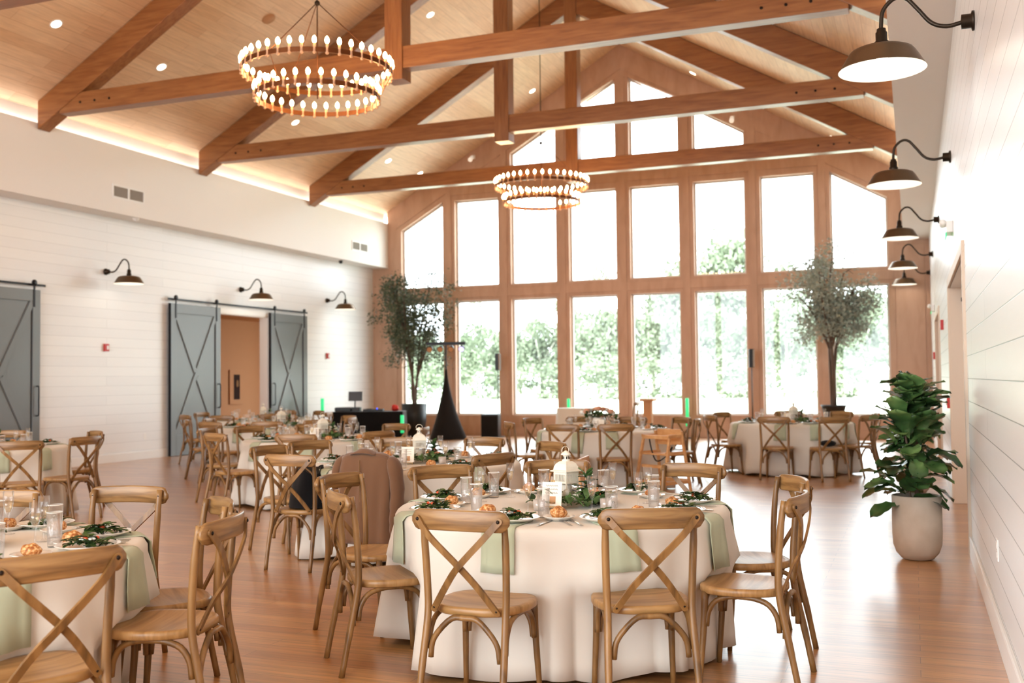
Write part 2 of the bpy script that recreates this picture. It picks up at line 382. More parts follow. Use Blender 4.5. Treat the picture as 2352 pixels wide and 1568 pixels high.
# timber facings proud of the end wall: mullion casings, transoms, rake boards
n_t = 2
def trim(mb, mt=None, **k):
    global n_t
    n_t += 1; return struct(mb.build('trim_%d' % n_t, mt or M['endwood'], **k))
for i in range(2, len(edges) - 2, 2):
    xm = (edges[i] + edges[i + 1]) / 2; h = min(zg(xm) + .2, 9.2)
    trim(MB().box(xm - .085, xm + .085, D - .03, D + .01, .54, h), bevel=.006)
trim(MB().box(cols[0][0] - .1, cols[-1][1] + .1, D - .022, D + .01, 3.7, 3.92), bevel=.006)
trim(MB().box(cols[1][0] - .1, cols[-2][1] + .1, D - .022, D + .01, 6.5, 7.02), bevel=.006)
trim(MB().box(XL, XR, D - .03, D + .01, 0, .2), bevel=.006)
for s in (-1, 1):
    xo = XC + .03 + s * 6.5; trim(MB().prism([(XC + .03, 9.42), (xo, 9.42 - SL * 6.5), (xo, 9.72 - SL * 6.5), (XC + .03, 9.72)], 'y', D - .02, D + .01))
trim(MB().box(-13.95, -13.3, D - .02, D + .01, .3, 4.5), bevel=.006); trim(MB().box(-.34, .3, D - .02, D + .01, .3, 4.5), bevel=.006)
# windows
for k, poly in enumerate(openings):
    cx = sum(p[0] for p in poly) / 4; cz = sum(p[1] for p in poly) / 4
    ins = []
    P = [Vector((a, b, 0)) for a, b in poly]
    P = [p for i, p in enumerate(P) if (p - P[i - 1]).length > .02]
    n = len(P)
    for i in range(n):
        a, b, c = P[i - 1], P[i], P[(i + 1) % n]; d1 = (b - a).normalized(); d2 = (c - b).normalized()
        n1 = Vector((-d1.y, d1.x, 0)); n2 = Vector((-d2.y, d2.x, 0)); bis = (n1 + n2); bis /= max(bis.dot(n1), .25)
        ins.append(b + bis * .045)
    e = struct(empty('window_%d' % (k + 1), (0, 0, 0)))
    mb = MB()
    for i in range(n):
        a, b = P[i], P[(i + 1) % n]; c, d = ins[(i + 1) % n], ins[i]
        mb.prism([(a.x, a.y), (b.x, b.y), (c.x, c.y), (d.x, d.y)], 'y', D + .14, D + .2)
    mb.build('window_frame', M['winframe'], e)
    MB().prism([(p.x, p.y) for p in ins], 'y', D + .168, D + .174).build('window_glass', M['pane'], e)
# back wall behind the camera with a wide window opening
m = MB(); m.box(XL, XR, YB - .2, YB, 0, .3); m.box(XL, -13.3, YB - .2, YB, .3, ZS); m.box(-.4, XR, YB - .2, YB, .3, ZS)
m.prism([(XSL - .2, 6.2), (XSR + .2, 6.2), (XC, APEX)], 'y', YB - .2, YB)
for x in (-10, -6.85, -3.6): m.box(x - .15, x + .15, YB - .2, YB, .3, 6.2)
struct(m.build('wall_back', M['white']))
# baseboards
bb = lambda y0, y1, x0, x1, n: struct(MB().box(x0, x1, y0, y1, 0, .15).box(min(x0, x1), max(x0, x1), y0, y1, .15, .165).build(n, M['trimw'], bevel=.004))
bb(YB, LD[0] - .15, XL, XL + .018, 'baseboard_left'); bb(LD[1] + .15, D, XL, XL + .018, 'baseboard_left_far')
bb(YB, DR[0][0] - .1, XR - .018, XR, 'baseboard_right'); bb(DR[0][1] + .1, DR[1][0] - .1, XR - .018, XR, 'baseboard_right_middle'); bb(DR[1][1] + .1, D, XR - .018, XR, 'baseboard_right_far')
# right doorways: recessed white doors with casing
for k, (y0, y1, h) in enumerate(DR):
    e = struct(empty('door_%d' % (k + 1), (XR, y0, 0)))
    g = MB(); g.box(-.022, .01, -.1, .004, 0, h).box(-.022, .01, y1 - y0 - .004, y1 - y0 + .1, 0, h).box(-.022, .01, -.1, y1 - y0 + .1, h, h + .1)
    g.box(0, .2, y1 - y0 - .01, y1 - y0 + .01, 0, h)
    g.build('door_casing', M['casing'], e, bevel=.004)
    g = MB(); g.box(.2, .75, -.05, 0, 0, h).box(.2, .75, y1 - y0, y1 - y0 + .05, 0, h).box(.2, .75, 0, y1 - y0, h, h + .05); g.build('door_jamb', M['casing'], e)
    g = MB(); g.box(.7, .75, 0, y1 - y0, 0, h); g.build('door_leaf', M['tanwall'] if k else M['trimw'], e)
    MB().box(.12, .2, y1 - y0 - .12, y1 - y0 - .02, h - .16, h - .12).build('door_closer', M['darkmetal'], e)
# hallway behind the left doorway
m = MB(); x0 = -18.4
m.box(x0 - .1, x0, 17.0, 27.5, 0, 3.3).box(x0, XL - .2, 16.9, 17.0, 0, 3.3).box(x0, XL - .2, 27.4, 27.5, 0, 3.3)
struct(m.build('wall_hallway', M['tanwall']))
struct(MB().box(x0 - .1, XL - .2, 16.9, 27.5, 3.3, 3.4).build('ceiling_hallway', M['tanwall']))
struct(MB().box(x0 - .1, XL - .2, D + .2, 27.5, -.12, 0).build('floor_hallway', M['floor']))
l = bpy.data.lights.new('hallway_fill', 'POINT'); l.energy = 55; l.color = (1, .72, .45); l.shadow_soft_size = .25  # unseen warm fill added to brighten the hallway
o = bpy.data.objects.new('hallway_fill', l); C.objects.link(o); o.location = (-16.3, 20, 2.9)
e = struct(empty('door_3', (XL, LD[0], 0)))
g = MB(); g.box(0, .02, -.12, 0, 0, LD[2]).box(0, .02, LD[1] - LD[0], LD[1] - LD[0] + .12, 0, LD[2]).box(0, .02, -.12, LD[1] - LD[0] + .12, LD[2], LD[2] + .12)
g.box(-.21, .002, -.01, .02, 0, LD[2]).box(-.21, .002, LD[1] - LD[0] - .02, LD[1] - LD[0] + .01, 0, LD[2]).box(-.21, .002, 0, LD[1] - LD[0], LD[2] - .02, LD[2] + .01)
g.build('door_casing', M['trimw'], e)
t = empty('framed_picture', (x0 + .03, 25.1, 1.35), 0, 'small framed dark picture hanging on the tan wall seen through the barn doorway', 'picture')
MB().box(0, .02, -.32, .32, -.5, .5).build('mat_board', M['tanwall'], t, bevel=.004)
MB().box(.02, .03, -.14, .14, -.36, .36).build('print', M['screen'], t)
MB().ball((.034, .02, .1), .06, 6, (.1, 1, 1.8)).build('print_figure', M['fur'], t)

# ------------------------------------------------------------------ trusses
def beam_part(name, parent, a, b, wd, dp, cut=None):
    """timber from a to b (centre line), length along local X, wd along room Y, dp in the plane"""
    a = Vector(a); b = Vector(b); L = (b - a).length; ang = math.atan2(b.z - a.z, b.x - a.x)
    mb = MB().box(0, L, -wd / 2, wd / 2, -dp / 2, dp / 2) if cut is None else cut(L)
    o = mb.build(name, M['beam'], parent, bevel=.008); o.location = a; o.rotation_euler = (0, -ang, 0); return o
def truss(y, label):
    t = empty('roof_truss', (0, y + .13, 0), 0, label, 'roof truss', 'timber roof trusses')
    W = .26; ang = math.atan(SL); xa = XSL + .04; xb = XSR - .04
    beam_part('tie_beam', t, (xa + .45, 0, 6.112), (xb - .45, 0, 6.112), W - .03, .316)
    dv = .47; dperp = dv * math.cos(ang)
    for s in (-1, 1):
        xe = xa if s < 0 else xb; L = abs(XC - xe)
        g = MB().prism([(0, 0), (L - .14, SL * (L - .14)), (L - .14, SL * (L - .14) + dv), (0, dv)], 'y', -W / 2, W / 2)
        if s > 0:
            for i in range(len(g.v)): q = g.v[i]; g.v[i] = (-q[0], q[1], q[2])
            g.f = [f[::-1] for f in g.f]
        # square heel: lower end cut level
        o = g.build('rafter', M['beam'], t, bevel=.008); o.location = (xe, 0, zceil(xe) - dv - .01)
    beam_part('king_post', t, (XC, 0, 5.79), (XC, 0, APEX - .03), W + .03, .28)
    for s in (-1, 1):
        for dx in (.9, 1.2, 1.5): MB().lathe([(.0001, 0), (.02, 0), (.02, .008), (.0001, .008)], 10).build('timber_peg', M['screw'], t, (XC + s * (6.68 - dx), -W / 2 + .012, 6.1), (R(90), 0, 0))
    return t
for y, l in ((4.77, 'roof truss nearest above the camera, only its underside out of frame'), (8.92, 'roof truss at the top left corner, only a sliver in view'), (13.07, 'largest roof truss in view, crossing in front of the near chandelier'), (17.24, 'middle roof truss with its post hanging beside the far chandelier cable'), (21.39, 'farthest roof truss, crossing just above the window wall')):
    if y > 5: truss(y, l)

# ------------------------------------------------------------------ ceiling fittings
dl = None
spots = [(-12.15, 12.09), (-12.15, 14.47), (-12.16, 18.69), (-12.17, 22.89), (-12.16, 24.66), (-8.93, 18.64), (-8.93, 24.64), (-4.85, 24.9), (-1.6, 25.0), (-4.77, 18.6), (-1.6, 14.4)]
names = ['topmost left one above the left wall', 'beside the largest truss on the left', 'below the near chandelier', 'left of the farthest truss, upper one', 'left of the farthest truss, lower one', 'at the top between the two front posts', 'beside the far chandelier cable', 'on the right slope near the gable peak', 'on the right slope by the last heel joint', 'on the right slope above the middle truss', 'on the right slope near the big wall lamps']
for (x, y), nm in zip(spots, names):
    s = -1 if x < XC else 1
    t = empty('ceiling_light', (x, y, zceil(x)), 0, 'small round recessed ceiling light, ' + nm, 'ceiling light', 'recessed ceiling lights')
    t.rotation_euler = (0, s * math.atan(SL), 0)
    MB().lathe([(.075, -.004), (.1, -.008), (.105, 0)], 20).build('light_trim', M['trimw'], t)
    MB().lathe([(.0001, -.006), (.078, -.006)], 20).build('light_lens', M['down'], t)
t = empty('ceiling_speaker', (-10.54, 15.36, zceil(-10.54)), 0, 'round tan speaker grille flush in the sloped ceiling beside the near chandelier', 'speaker')
t.rotation_euler = (0, -math.atan(SL), 0)
MB().lathe([(.0001, -.02), (.12, -.02), (.125, 0)], 24).build('grille', M['tanwall'], t)
for x, nm in ((-10.95, 'left'), (-4.0, 'right')):
    z = 7.5 if x < XC else 7.85
    t = empty('spotlight', (x, D, z), 0, 'small bullet spotlight on the gable wall timber, on the %s side' % nm, 'spotlight', 'gable spotlights')
    MB().box(-.05, .05, -.03, 0, -.05, .05).build('mount', M['trimw'], t); MB().tube([(0, -.03, 0), (0, -.12, -.05)], .015).build('stem', M['trimw'], t)
    MB().tube([(0, -.1, -.02), (.02, -.28, -.13)], [.045, .06], 12).build('lamp_head', M['lampwhite'], t)

def chandelier(y, label):
    t = empty('chandelier', (XC, y, 5.33), 0, label, 'chandelier', 'two-tier ring chandeliers')
    def ring(r, z, n, seed, off):
        g = MB(); K = 72
        g.lathe([(r - .006, z - .03), (r + .006, z - .03), (r + .006, z + .03), (r - .006, z + .03)], K, close=True, smooth=False)
        rg = g.build('ring', M['ring'], t)
        for i in range(n):
            a = 2 * PI * (i + off) / n; x, yy = r * math.cos(a), r * math.sin(a)
            if seed == 0 and i == 0: pass
            c1 = sleeve.copy() if sleeve.users_scene and getattr(chandelier, 'used', False) else sleeve
            chandelier.used = True
            if c1 is not sleeve: C.objects.link(c1)
            c1.parent = t; c1.location = (x, yy, z)
            c2 = bulb.copy() if getattr(chandelier, 'usedb', False) else bulb
            chandelier.usedb = True
            if c2 is not bulb: C.objects.link(c2)
            c2.parent = c1; c2.location = (0, 0, 0)
    ring(.93, 0, 40, 0, .3); ring(.77, -.325, 32, 1, .1)
    MB().tube([(0, 0, -.33), (0, 0, .87)], .008, 6).build('centre_rod', M['ring'], t)
    for k in range(3):
        a = 2 * PI * k / 3 + .45; x, yy = math.cos(a), math.sin(a)
        MB().tube([(.93 * x, .93 * yy, .02), (.02 * x, .02 * yy, .87)], .006, 6).build('support_rod', M['ring'], t)
        MB().tube([(.77 * x, .77 * yy, -.3), (.93 * x, .93 * yy, .0)], .005, 6).build('tier_rod', M['ring'], t)
    MB().ball((0, 0, .88), .035, 8).build('hub', M['darkmetal'], t)
    MB().tube([(0, 0, .88), (0, 0, zceil(XC) - 5.33)], .009, 6).build('cable', M['darkmetal'], t)
    for k in range(1): # soft sum of the many small bulbs
        pass
    return t
sleeve = MB().tube([(0, 0, -.035), (0, 0, .075)], .0145, 8).ball((0, 0, -.035), .02, 6).build('candle_sleeve', M['sleeve'])
bulb = MB().lathe([(.012, .075), (.024, .095), (.027, .116), (.02, .143), (.002, .163)], 8).build('candle_bulb', M['bulb'])
chandelier(11.03, 'large two-ring candle chandelier nearer the camera, upper left of centre')
chandelier(19.37, 'smaller-looking two-ring candle chandelier hanging before the window wall')

# ------------------------------------------------------------------ gooseneck wall lamps
def make_lamp():
    t = empty('wall_lamp', (0, 0, 0), 0, 'x', 'wall lamp')     # wall plane at local x=0, lamp reaches to +x
    MB().lathe([(.0001, 0), (.062, 0), (.062, .015), (.045, .02), (.045, .075), (.0001, .08)], 20).build('mounting_plate', M['darkmetal'], t, rot=(0, R(90), 0))
    arm = spline([(.06, 0, 0), (.16, 0, -.015), (.25, 0, .02), (.33, 0, .12), (.4, 0, .2), (.47, 0, .205), (.535, 0, .14), (.55, 0, .05), (.55, 0, -.02)], 5)
    MB().tube(arm, .0135, 10).build('arm', M['darkmetal'], t)
    MB().lathe([(.0001, .02), (.028, .02), (.03, .0), (.036, -.005), (.036, -.06), (.045, -.065), (.045, -.1), (.03, -.105)], 20).build('socket', M['darkmetal'], t, (.55, 0, 0))
    so = MB().lathe([(.04, -.098), (.075, -.099), (.12, -.104), (.165, -.113), (.19, -.124), (.204, -.139), (.218, -.16), (.262, -.235), (.27, -.247), (.275, -.25)], 36).build('shade', M['bronze'], t, (.55, 0, 0))
    MB().lathe([(.035, -.104), (.12, -.11), (.163, -.119), (.185, -.13), (.2, -.146), (.258, -.237), (.272, -.2505)], 36).build('shade_lining', M['lampwhite'], so)
    MB().ball((0, 0, -.165), .035, 8).build('light_bulb', M['lampbulb'], so)
    return t
lamp = Proto(make_lamp())
for k, (y, z) in enumerate(((7.02, 3.69), (11.4, 3.70), (16.38, 3.76), (21.4, 3.80), (25.0, 3.78))):
    nm = ('closest to the camera, at the top right', 'second from the top right corner', 'third of the right-hand row', 'fourth of the right-hand row', 'smallest and farthest on the right wall')[k]
    lamp.put((XR, y, z), PI, 'bronze gooseneck wall lamp, ' + nm, 'gooseneck wall lamps')
for k, (y, z) in enumerate(((15.215, 3.577), (19.38, 3.565), (23.04, 3.567))):
    nm = ('left of the double barn doors', 'above the open barn doorway', 'on the left wall nearest the window corner')[k]
    lamp.put((XL, y, z), 0, 'bronze gooseneck wall lamp, ' + nm, 'gooseneck wall lamps')

# ------------------------------------------------------------------ barn doors
def barn_door(y0, y1, label, hand):
    t = empty('barn_door', (XL + .06, y0, 0), 0, label, 'barn door', 'sliding barn doors'); W = y1 - y0; H = 3.1
    MB().box(0, .03, .01, W - .01, .02, H - .02).build('door_panel', M['barn'], t)
    g = MB(); f = .16
    for a, b, c, d in ((0, f, .01, H), (W - f, W, .01, H), (f, W - f, H - .2, H), (f, W - f, .01, .42)): g.box(.03, .055, a, b, c, d)
    g.build('door_rails', M['barn'], t, bevel=.004)
    for s in (0, 1):
        a = (.042, f, .42) if s == 0 else (.042, W - f, .42); b = (.042, W - f, H - .2) if s == 0 else (.042, f, H - .2)
        if s == 0: MB().bar(a, b, .1, .022, (1, 0, 0)).build('cross_board', M['barn'], t, bevel=.003)
        else:
            A = Vector(a); B = Vector(b); md = (A + B) / 2; dd = (B - A).normalized() * .06
            MB().bar(A, md - dd, .1, .022, (1, 0, 0)).bar(md + dd, B, .1, .022, (1, 0, 0)).build('cross_board', M['barn'], t, bevel=.003)
    MB().box(-.004, .055, -.012, .001, .01, H).build('door_edge', M['black'], t)
    for s in (0, 1):
        y = (f + .006) if s == 0 else (W - f - .006); MB().box(.03, .034, y - .012, y + .012, .42, H - .2).build('shade_strip', M['black'], t)  # black strips painted in for the shadow lines along the stiles
    for y in (.14, W - .14):
        g = MB().box(.056, .064, y - .02, y + .02, H - .3, H + .12); st = len(g.v); g.lathe([(.0001, -.012), (.05, -.012), (.05, .012), (.0001, .012)], 16)
        g.move(Matrix.Translation((.06, y, H + .12)) @ Matrix.Rotation(R(90), 4, 'Y'), st); g.build('door_hanger', M['black'], t)
    y = W - .08 if hand > 0 else .08
    MB().tube(spline([(.055, y, .95), (.11, y, .97), (.11, y, 1.2), (.11, y, 1.43), (.055, y, 1.45)], 4), .011, 8).build('door_handle', M['black'], t)
    return t
barn_door(11.9, 13.56, 'grey sliding barn door cut off by the left edge of the picture', 1)
barn_door(16.91, 18.51, 'grey barn door left of the open doorway, X-braced', 1)
barn_door(20.40, 21.94, 'grey barn door right of the open doorway, reflecting light', -1)
for y0, y1, l in ((10.3, 13.7, 'black sliding-door rail above the door at the left picture edge'), (16.85, 22.0, 'black sliding-door rail over the pair of barn doors')):
    g = MB().box(XL + .075, XL + .085, y0, y1, 3.165, 3.205)
    o = tag(g.build('door_track', M['black']), l, 'door rail')
    k = y0 + .2
    q = MB()
    while k < y1: q.tube([(XL, k, 3.185), (XL + .09, k, 3.185)], .012, 8); k += .8
    q.build('rail_standoffs', M['black'], o)
# ------------------------------------------------------------------ wall details
def vent(x, y, z, label, w=.78, h=.19):
    t = empty('air_vent', (x, y, z), 0, label, 'vent', 'soffit air vents')
    g = MB(); g.box(0, .015, -w / 2 - .03, w / 2 + .03, h / 2, h / 2 + .035).box(0, .015, -w / 2 - .03, w / 2 + .03, -h / 2 - .035, -h / 2).box(0, .015, -w / 2 - .03, -w / 2, -h / 2, h / 2).box(0, .015, w / 2, w / 2 + .03, -h / 2, h / 2).box(0, .015, -.025, .025, -h / 2, h / 2)
    g.build('vent_frame', M['trimw'], t)
    g = MB()
    for i in range(9): zz = -h / 2 + h * (i + .5) / 9; g.bar((.006, -w / 2, zz), (.006, w / 2, zz), .016, .004, (.6, 0, .8))
    g.box(.0, .002, -w / 2, w / 2, -h / 2, h / 2); g.build('vent_louvres', M['vent'], t)
vent(XSL, 15.26, 5.01, 'white double air vent on the left soffit above the first wall lamp')
vent(XSL, 23.9, 5.03, 'small-looking white double air vent on the soffit near the window corner')
def alarm(x, y, z, s, label):
    t = empty('fire_alarm', (x, y, z), 0, label, 'fire alarm')
    MB().box(min(0, s * .04), max(0, s * .04), -.055, .055, -.07, .07).build('housing', M['red'], t, bevel=.005)
    MB().box(min(s * .04, s * .05), max(s * .04, s * .05), -.01, .035, -.035, .035).build('strobe_lens', M['trimw'], t, bevel=.004)
alarm(XL, 15.22, 2.157, 1, 'red fire alarm on the left wall between the barn doors')
alarm(XL, 23.05, 2.14, 1, 'red fire alarm on the left wall under the last gooseneck lamp')
alarm(XR, 15.6, 2.17, -1, 'red fire alarm on the right wall between the two doorways')
alarm(XR, 13.5, 1.141, -1, 'red manual fire call point low beside the right doorway')
alarm(XR, 21.8, 1.85, -1, 'tiny red fire alarm on the right wall nearest the windows')
for x, y, z, s, l in ((XL, 16.28, .443, 1, 'white wall outlet left of the open barn doorway'), (XL, 14.23, .455, 1, 'white wall outlet behind the left-hand chairs'), (XR, 6.24, .514, -1, 'white wall outlet low on the near right wall')):
    t = empty('wall_outlet', (x, y, z), 0, l, 'outlet')
    MB().box(min(0, s * .008), max(0, s * .008), -.04, .04, -.06, .06).build('cover_plate', M['trimw'], t, bevel=.003)
    MB().box(min(s * .008, s * .011), max(s * .008, s * .011), -.017, .017, .01, .04).box(min(s * .008, s * .011), max(s * .008, s * .011), -.017, .017, -.04, -.01).build('receptacle', M['white'], t)
for x, y, z, s, l in ((XR, 11.5, 2.98, -1, 'small emergency light with green sign on the right wall above the doorway'), (XR, 21.4, 2.75, -1, 'tiny green exit sign over the far right doorway')):
    t = empty('exit_sign', (x, y, z), 0, l, 'exit sign')
    MB().box(min(0, s * .06), max(0, s * .06), -.16, .16, -.06, .06).build('sign_body', M['trimw'], t, bevel=.006)
    MB().box(-.07 if s < 0 else .06, -.06 if s < 0 else .07, -.15, .15, -.1, -.06).build('sign_panel', M['green'], t)
    MB().ball((s * .09, -.08, .05), .035).ball((s * .09, .08, .05), .035).build('lamp_heads', M['trimw'], t)
tag(MB().lathe([(.0001, -.05), (.05, -.04), (.07, 0)], 20).build('smoke_detector', M['trimw'], None, (XSL - .12, 15.6, ZS)), 'flat white smoke detector under the left soffit near the vent', 'smoke detector')
t = empty('security_camera', (XSL - .22, 23.3, ZS), 0, 'small dark dome camera under the left soffit above the last lamp', 'camera')
MB().lathe([(.0001, -.08), (.04, -.065), (.055, -.02), (.055, 0)], 16).build('dome', M['black'], t)

# ------------------------------------------------------------------ chairs
def make_chair(full=True):
    t = empty('dining_chair', (0, 0, 0), 0, 'x', 'chair')
    # seat: rounded trapezoid, dished
    N = 28; out = []
    for i in range(N):
        a = 2 * PI * i / N; ca, sa = math.cos(a), math.sin(a); e = .62
        x = math.copysign(abs(ca) ** e, ca); y = math.copysign(abs(sa) ** e, sa)
        wd = .222 if y > 0 else .222 - .035 * (-y); out.append((x * wd, y * .205))
    g = MB(); rings = [(.0, .452), (.55, .452), (.86, .461), (.97, .462), (1, .455), (1, .432), (.97, .426), (0.0, .426)]
    vs = []; fs = []
    for r, z in rings:
        for x, y in out: vs.append((x * max(r, .001), y * max(r, .001), z))
    for i in range(len(rings) - 1):
        for j in range(N): fs.append((i * N + j, i * N + (j + 1) % N, (i + 1) * N + (j + 1) % N, (i + 1) * N + j))
    g.add(vs, fs, 0, True).build('seat', M['seat'], t)
    for s in (-1, 1):
        pts = spline([(s * .2, -.29, 0), (s * .198, -.25, .2), (s * .19, -.205, .42), (s * .193, -.2, .55), (s * .198, -.215, .75), (s * .198, -.235, .89)], 4)
        MB().tube(pts, [.0155] * 4 + [.0175] * (len(pts) - 8) + [.0155] * 4, 8).build('leg', M['chair'], t)
        pts = spline([(s * .178, .155, .435), (s * .182, .165, .25), (s * .192, .185, 0)], 4)
        MB().tube(pts, [.018, .018, .0175, .017, .0165, .016, .015, .014, .0135], 8).build('leg', M['chair'], t)
    # curved top rail
    n = 26
    def rl(u):  # centre line
        x = (u - .5) * .47; q = 1 - (2 * abs(u - .5)) ** 2
        return x, -.25 - .05 * q
    vs = []; fs = []; 
    for i in range(n + 1):
        u = i / n; x, y = rl(u); e = min(1, min(u, 1 - u) / .085); hh = .046 * math.sqrt(max(0, 1 - (1 - e) ** 2)) if e < 1 else .046
        hh = max(hh, .012); zc = .861 - .006 * (abs(u - .5) * 2) ** 2
        x2 = (u - .5) * 2; nx = Vector((.9 * x2 * .4, -1, 0)).normalized()
        for a, b in ((-.0095, -.86), (-.0095, .86), (-.006, 1), (.006, 1), (.0095, .86), (.0095, -.86), (.006, -1), (-.006, -1)):
            vs.append((x - nx.x * a, y - nx.y * a, zc + b * hh))
    for i in range(n):
        for j in range(8): fs.append((8 * i + j, 8 * i + (j + 1) % 8, 8 * i + 8 + (j + 1) % 8, 8 * i + 8 + j))
    fs += [tuple(range(8))[::-1], tuple(8 * n + j for j in range(8))]
    MB().add(vs, fs, 0, True).build('top_rail', M['rail'], t)
    # X brace: two bent slats
    for s in (-1, 1):
        P = spline([(s * .196, -.283, .86), (s * .13, -.299, .785), (0, -.28 - .006 * s, .655), (-s * .08, -.245, .56), (-s * .155, -.212, .452)], 4)
        n_ = len(P); tot = [0]
        for i in range(1, n_): tot.append(tot[-1] + (P[i] - P[i - 1]).length)
        Q = [(P[0] + (P[0] - P[1]).normalized() * k, w_) for k, w_ in ((.0155, .004), (.012, .0095), (.007, .0135))] + [(p, .0155 if i < 1 else .0145) for i, p in enumerate(P)] + [(P[-1] + (P[-1] - P[-2]).normalized() * k, w_) for k, w_ in ((.007, .0125), (.012, .008))]
        vs = []; fs = []
        for i, (p, w_) in enumerate(Q):
            d = (Q[min(i + 1, len(Q) - 1)][0] - Q[max(i - 1, 0)][0]).normalized(); x_ = d.cross(Vector((0, 1, .25))).normalized(); u_ = x_.cross(d).normalized()
            for aa, bb in ((-1, -1), (1, -1), (1, 1), (-1, 1)): vs.append(p + x_ * aa * w_ + u_ * bb * .0055)
        for i in range(len(Q) - 1):
            for j in range(4): fs.append((4 * i + j, 4 * i + (j + 1) % 4, 4 * i + 4 + (j + 1) % 4, 4 * i + 4 + j))
        fs += [(3, 2, 1, 0), tuple(4 * (len(Q) - 1) + j for j in range(4))]
        MB().add(vs, fs).build('cross_slat', M['chair'], t)
        if full:
            MB().ball((s * .195, -.29, .86), .0085, 6, (1, .6, 1)).build('screw', M['screw'], t)
            MB().ball((-s * .152, -.218, .462), .007, 6, (1, .6, 1)).build('screw', M['screw'], t)
            MB().ball((s * .198, -.218, .858), .006, 6, (1, .6, 1)).build('screw', M['screw'], t)
    # bentwood braces
    def arch(a, b, zt=.418, z0=.27, name='brace'):
        a = Vector(a); b = Vector(b); P = []
        for u, z in ((0, z0), (.03, z0 + .07), (.14, z0 + .125), (.32, zt), (.5, zt + .004), (.68, zt), (.86, z0 + .125), (.97, z0 + .07), (1, z0)):
            P.append(tuple((a + (b - a) * u).to_2d()) + (z,))
        MB().tube(spline(P, 3), .0135, 6).build(name, M['chair'], t)
    arch((-.168, -.222, 0), (.168, -.222, 0), z0=.24); arch((-.165, .165, 0), (.165, .165, 0))
    for s in (-1, 1): arch((s * .187, -.2, 0), (s * .178, .15, 0))
    return t
chairF = Proto(make_chair(True)); chairS = Proto(make_chair(False))

# tables: name -> (x, y, description)
TB = dict(
    T1=(-1.86, 5.53, 'the nearest centre table'), T2=(-3.99, 3.22, 'the bottom left corner table'),
    T3=(-4.05, 8.05, 'the table with the draped jacket'), T4=(-9.93, 8.8, 'the table before the left barn door'),
    T5=(-6.9, 11.1, 'the table behind the jacket table'), T6=(-9.45, 14.0, 'the fourth table of the diagonal row'),
    T9=(-11.6, 16.6, 'the farthest table by the barn doorway'), T7=(-4.02, 13.85, 'the far middle table'),
    T8=(-1.78, 16.5, 'the far right table'))
CH = dict(
    T1=[(-1.87, 4.17, 88), (-1.09, 4.47, 116), (-2.79, 4.70, 42), (-3.29, 5.54, -6), (-2.95, 6.27, -42), (-2.33, 6.85, -68), (-1.37, 6.78, -104), (-.65, 6.02, -154), (-.55, 5.19, 176)],
    T2=[(-2.74, 2.745, 156), (-2.76, 3.67, 195), (-3.17, 4.19, -130), (-4.05, 4.56, -80), (-4.59, 4.18, -62)],
    T3=[(-4.58, 6.95, 91), (-5.40, 7.87, -12), (-3.90, 6.96, 88), (-3.05, 7.43, 158), (-3.98, 9.45, -97), (-5.45, 8.62, -33), (-4.80, 9.25, -86), (-3.07, 8.87, -128)],
    T4=[(-8.5, 8.0, 134), (-10.6, 9.8, -58), (-9.3, 9.9, -118), (-8.45, 8.85, 180)],
    T5=[(-7.4, 9.73, 68), (-8.3, 10.75, 8), (-8.11, 11.37, -25), (-7.57, 12.02, -62), (-6.3, 9.68, 108), (-5.7, 10.44, 158), (-6.45, 12.3, -100), (-5.6, 11.4, 193)],
    T6=[(-9.6, 12.5, 82), (-10.55, 13.2, 36), (-10.57, 13.75, 14), (-8.79, 12.75, 116), (-8.3, 14.3, 190), (-8.8, 15.1, -120), (-8.35, 13.4, 150), (-10.2, 15.3, -60)],
    T9=[(-11.3, 15.05, 100), (-12.3, 15.3, 60), (-12.95, 16.6, 0), (-10.83, 15.86, 137), (-10.93, 17.6, -124), (-10.35, 17.0, -165), (-11.9, 17.9, -80)],
    T7=[(-5.12, 13.05, 34), (-5.26, 14.34, -20), (-4.14, 12.40, 85), (-3.49, 12.55, 112), (-3.89, 14.9, -97), (-4.7, 14.95, -60), (-3.13, 14.8, -133), (-2.8, 14.2, 196)],
    T8=[(-1.87, 15.1, 87), (-1.05, 15.1, 118), (-.62, 15.9, 150), (-2.9, 15.75, 33), (-2.93, 17.0, -25), (-1.95, 17.7, -84), (-1.1, 17.5, -125), (-.55, 16.8, 190)])
CLK = ['twelve', 'one', 'two', 'three', 'four', 'five', 'six', 'seven', 'eight', 'nine', 'ten', 'eleven']
def clock(tx, ty, x, y, used):
    f = math.atan2(ty, tx); a = math.atan2(y - ty, x - tx); h = (f - a) / (2 * PI) * 12
    k = round(h) % 12
    if k in used:
        k2 = (k + (1 if (h % 12) > k else -1)) % 12; k = k2 if k2 not in used else (k - 1) % 12 if (k - 1) % 12 not in used else (k + 2) % 12
    used.add(k); return CLK[k] + " o'clock"
seats = {}
for T_, lst in CH.items():
    tx, ty, td = TB[T_]; used = set(); seats[T_] = []
    for i, (x, y, a) in enumerate(lst):
        A = R(a); d = math.hypot(x - tx, y - ty)
        cx, cyy = x + .25 * math.cos(A), y + .25 * math.sin(A)
        ck = clock(tx, ty, x, y, used)
        pr = chairF if T_ in ('T1', 'T2', 'T3', 'T4') else chairS
        extra = ''
        pr.put((cx, cyy, 0), A - PI / 2, 'cross-back chair at %s of %s%s' % (ck, td, extra), 'cross-back chairs at ' + td)
        seats[T_].append((math.atan2(y - ty, x - tx), d, ck, A))
chairS.put((-6.55, 24.6, 0), R(-90 + 180), 'lone cross-back chair standing against the window wall behind the far tables', 'cross-back chairs by the window wall')

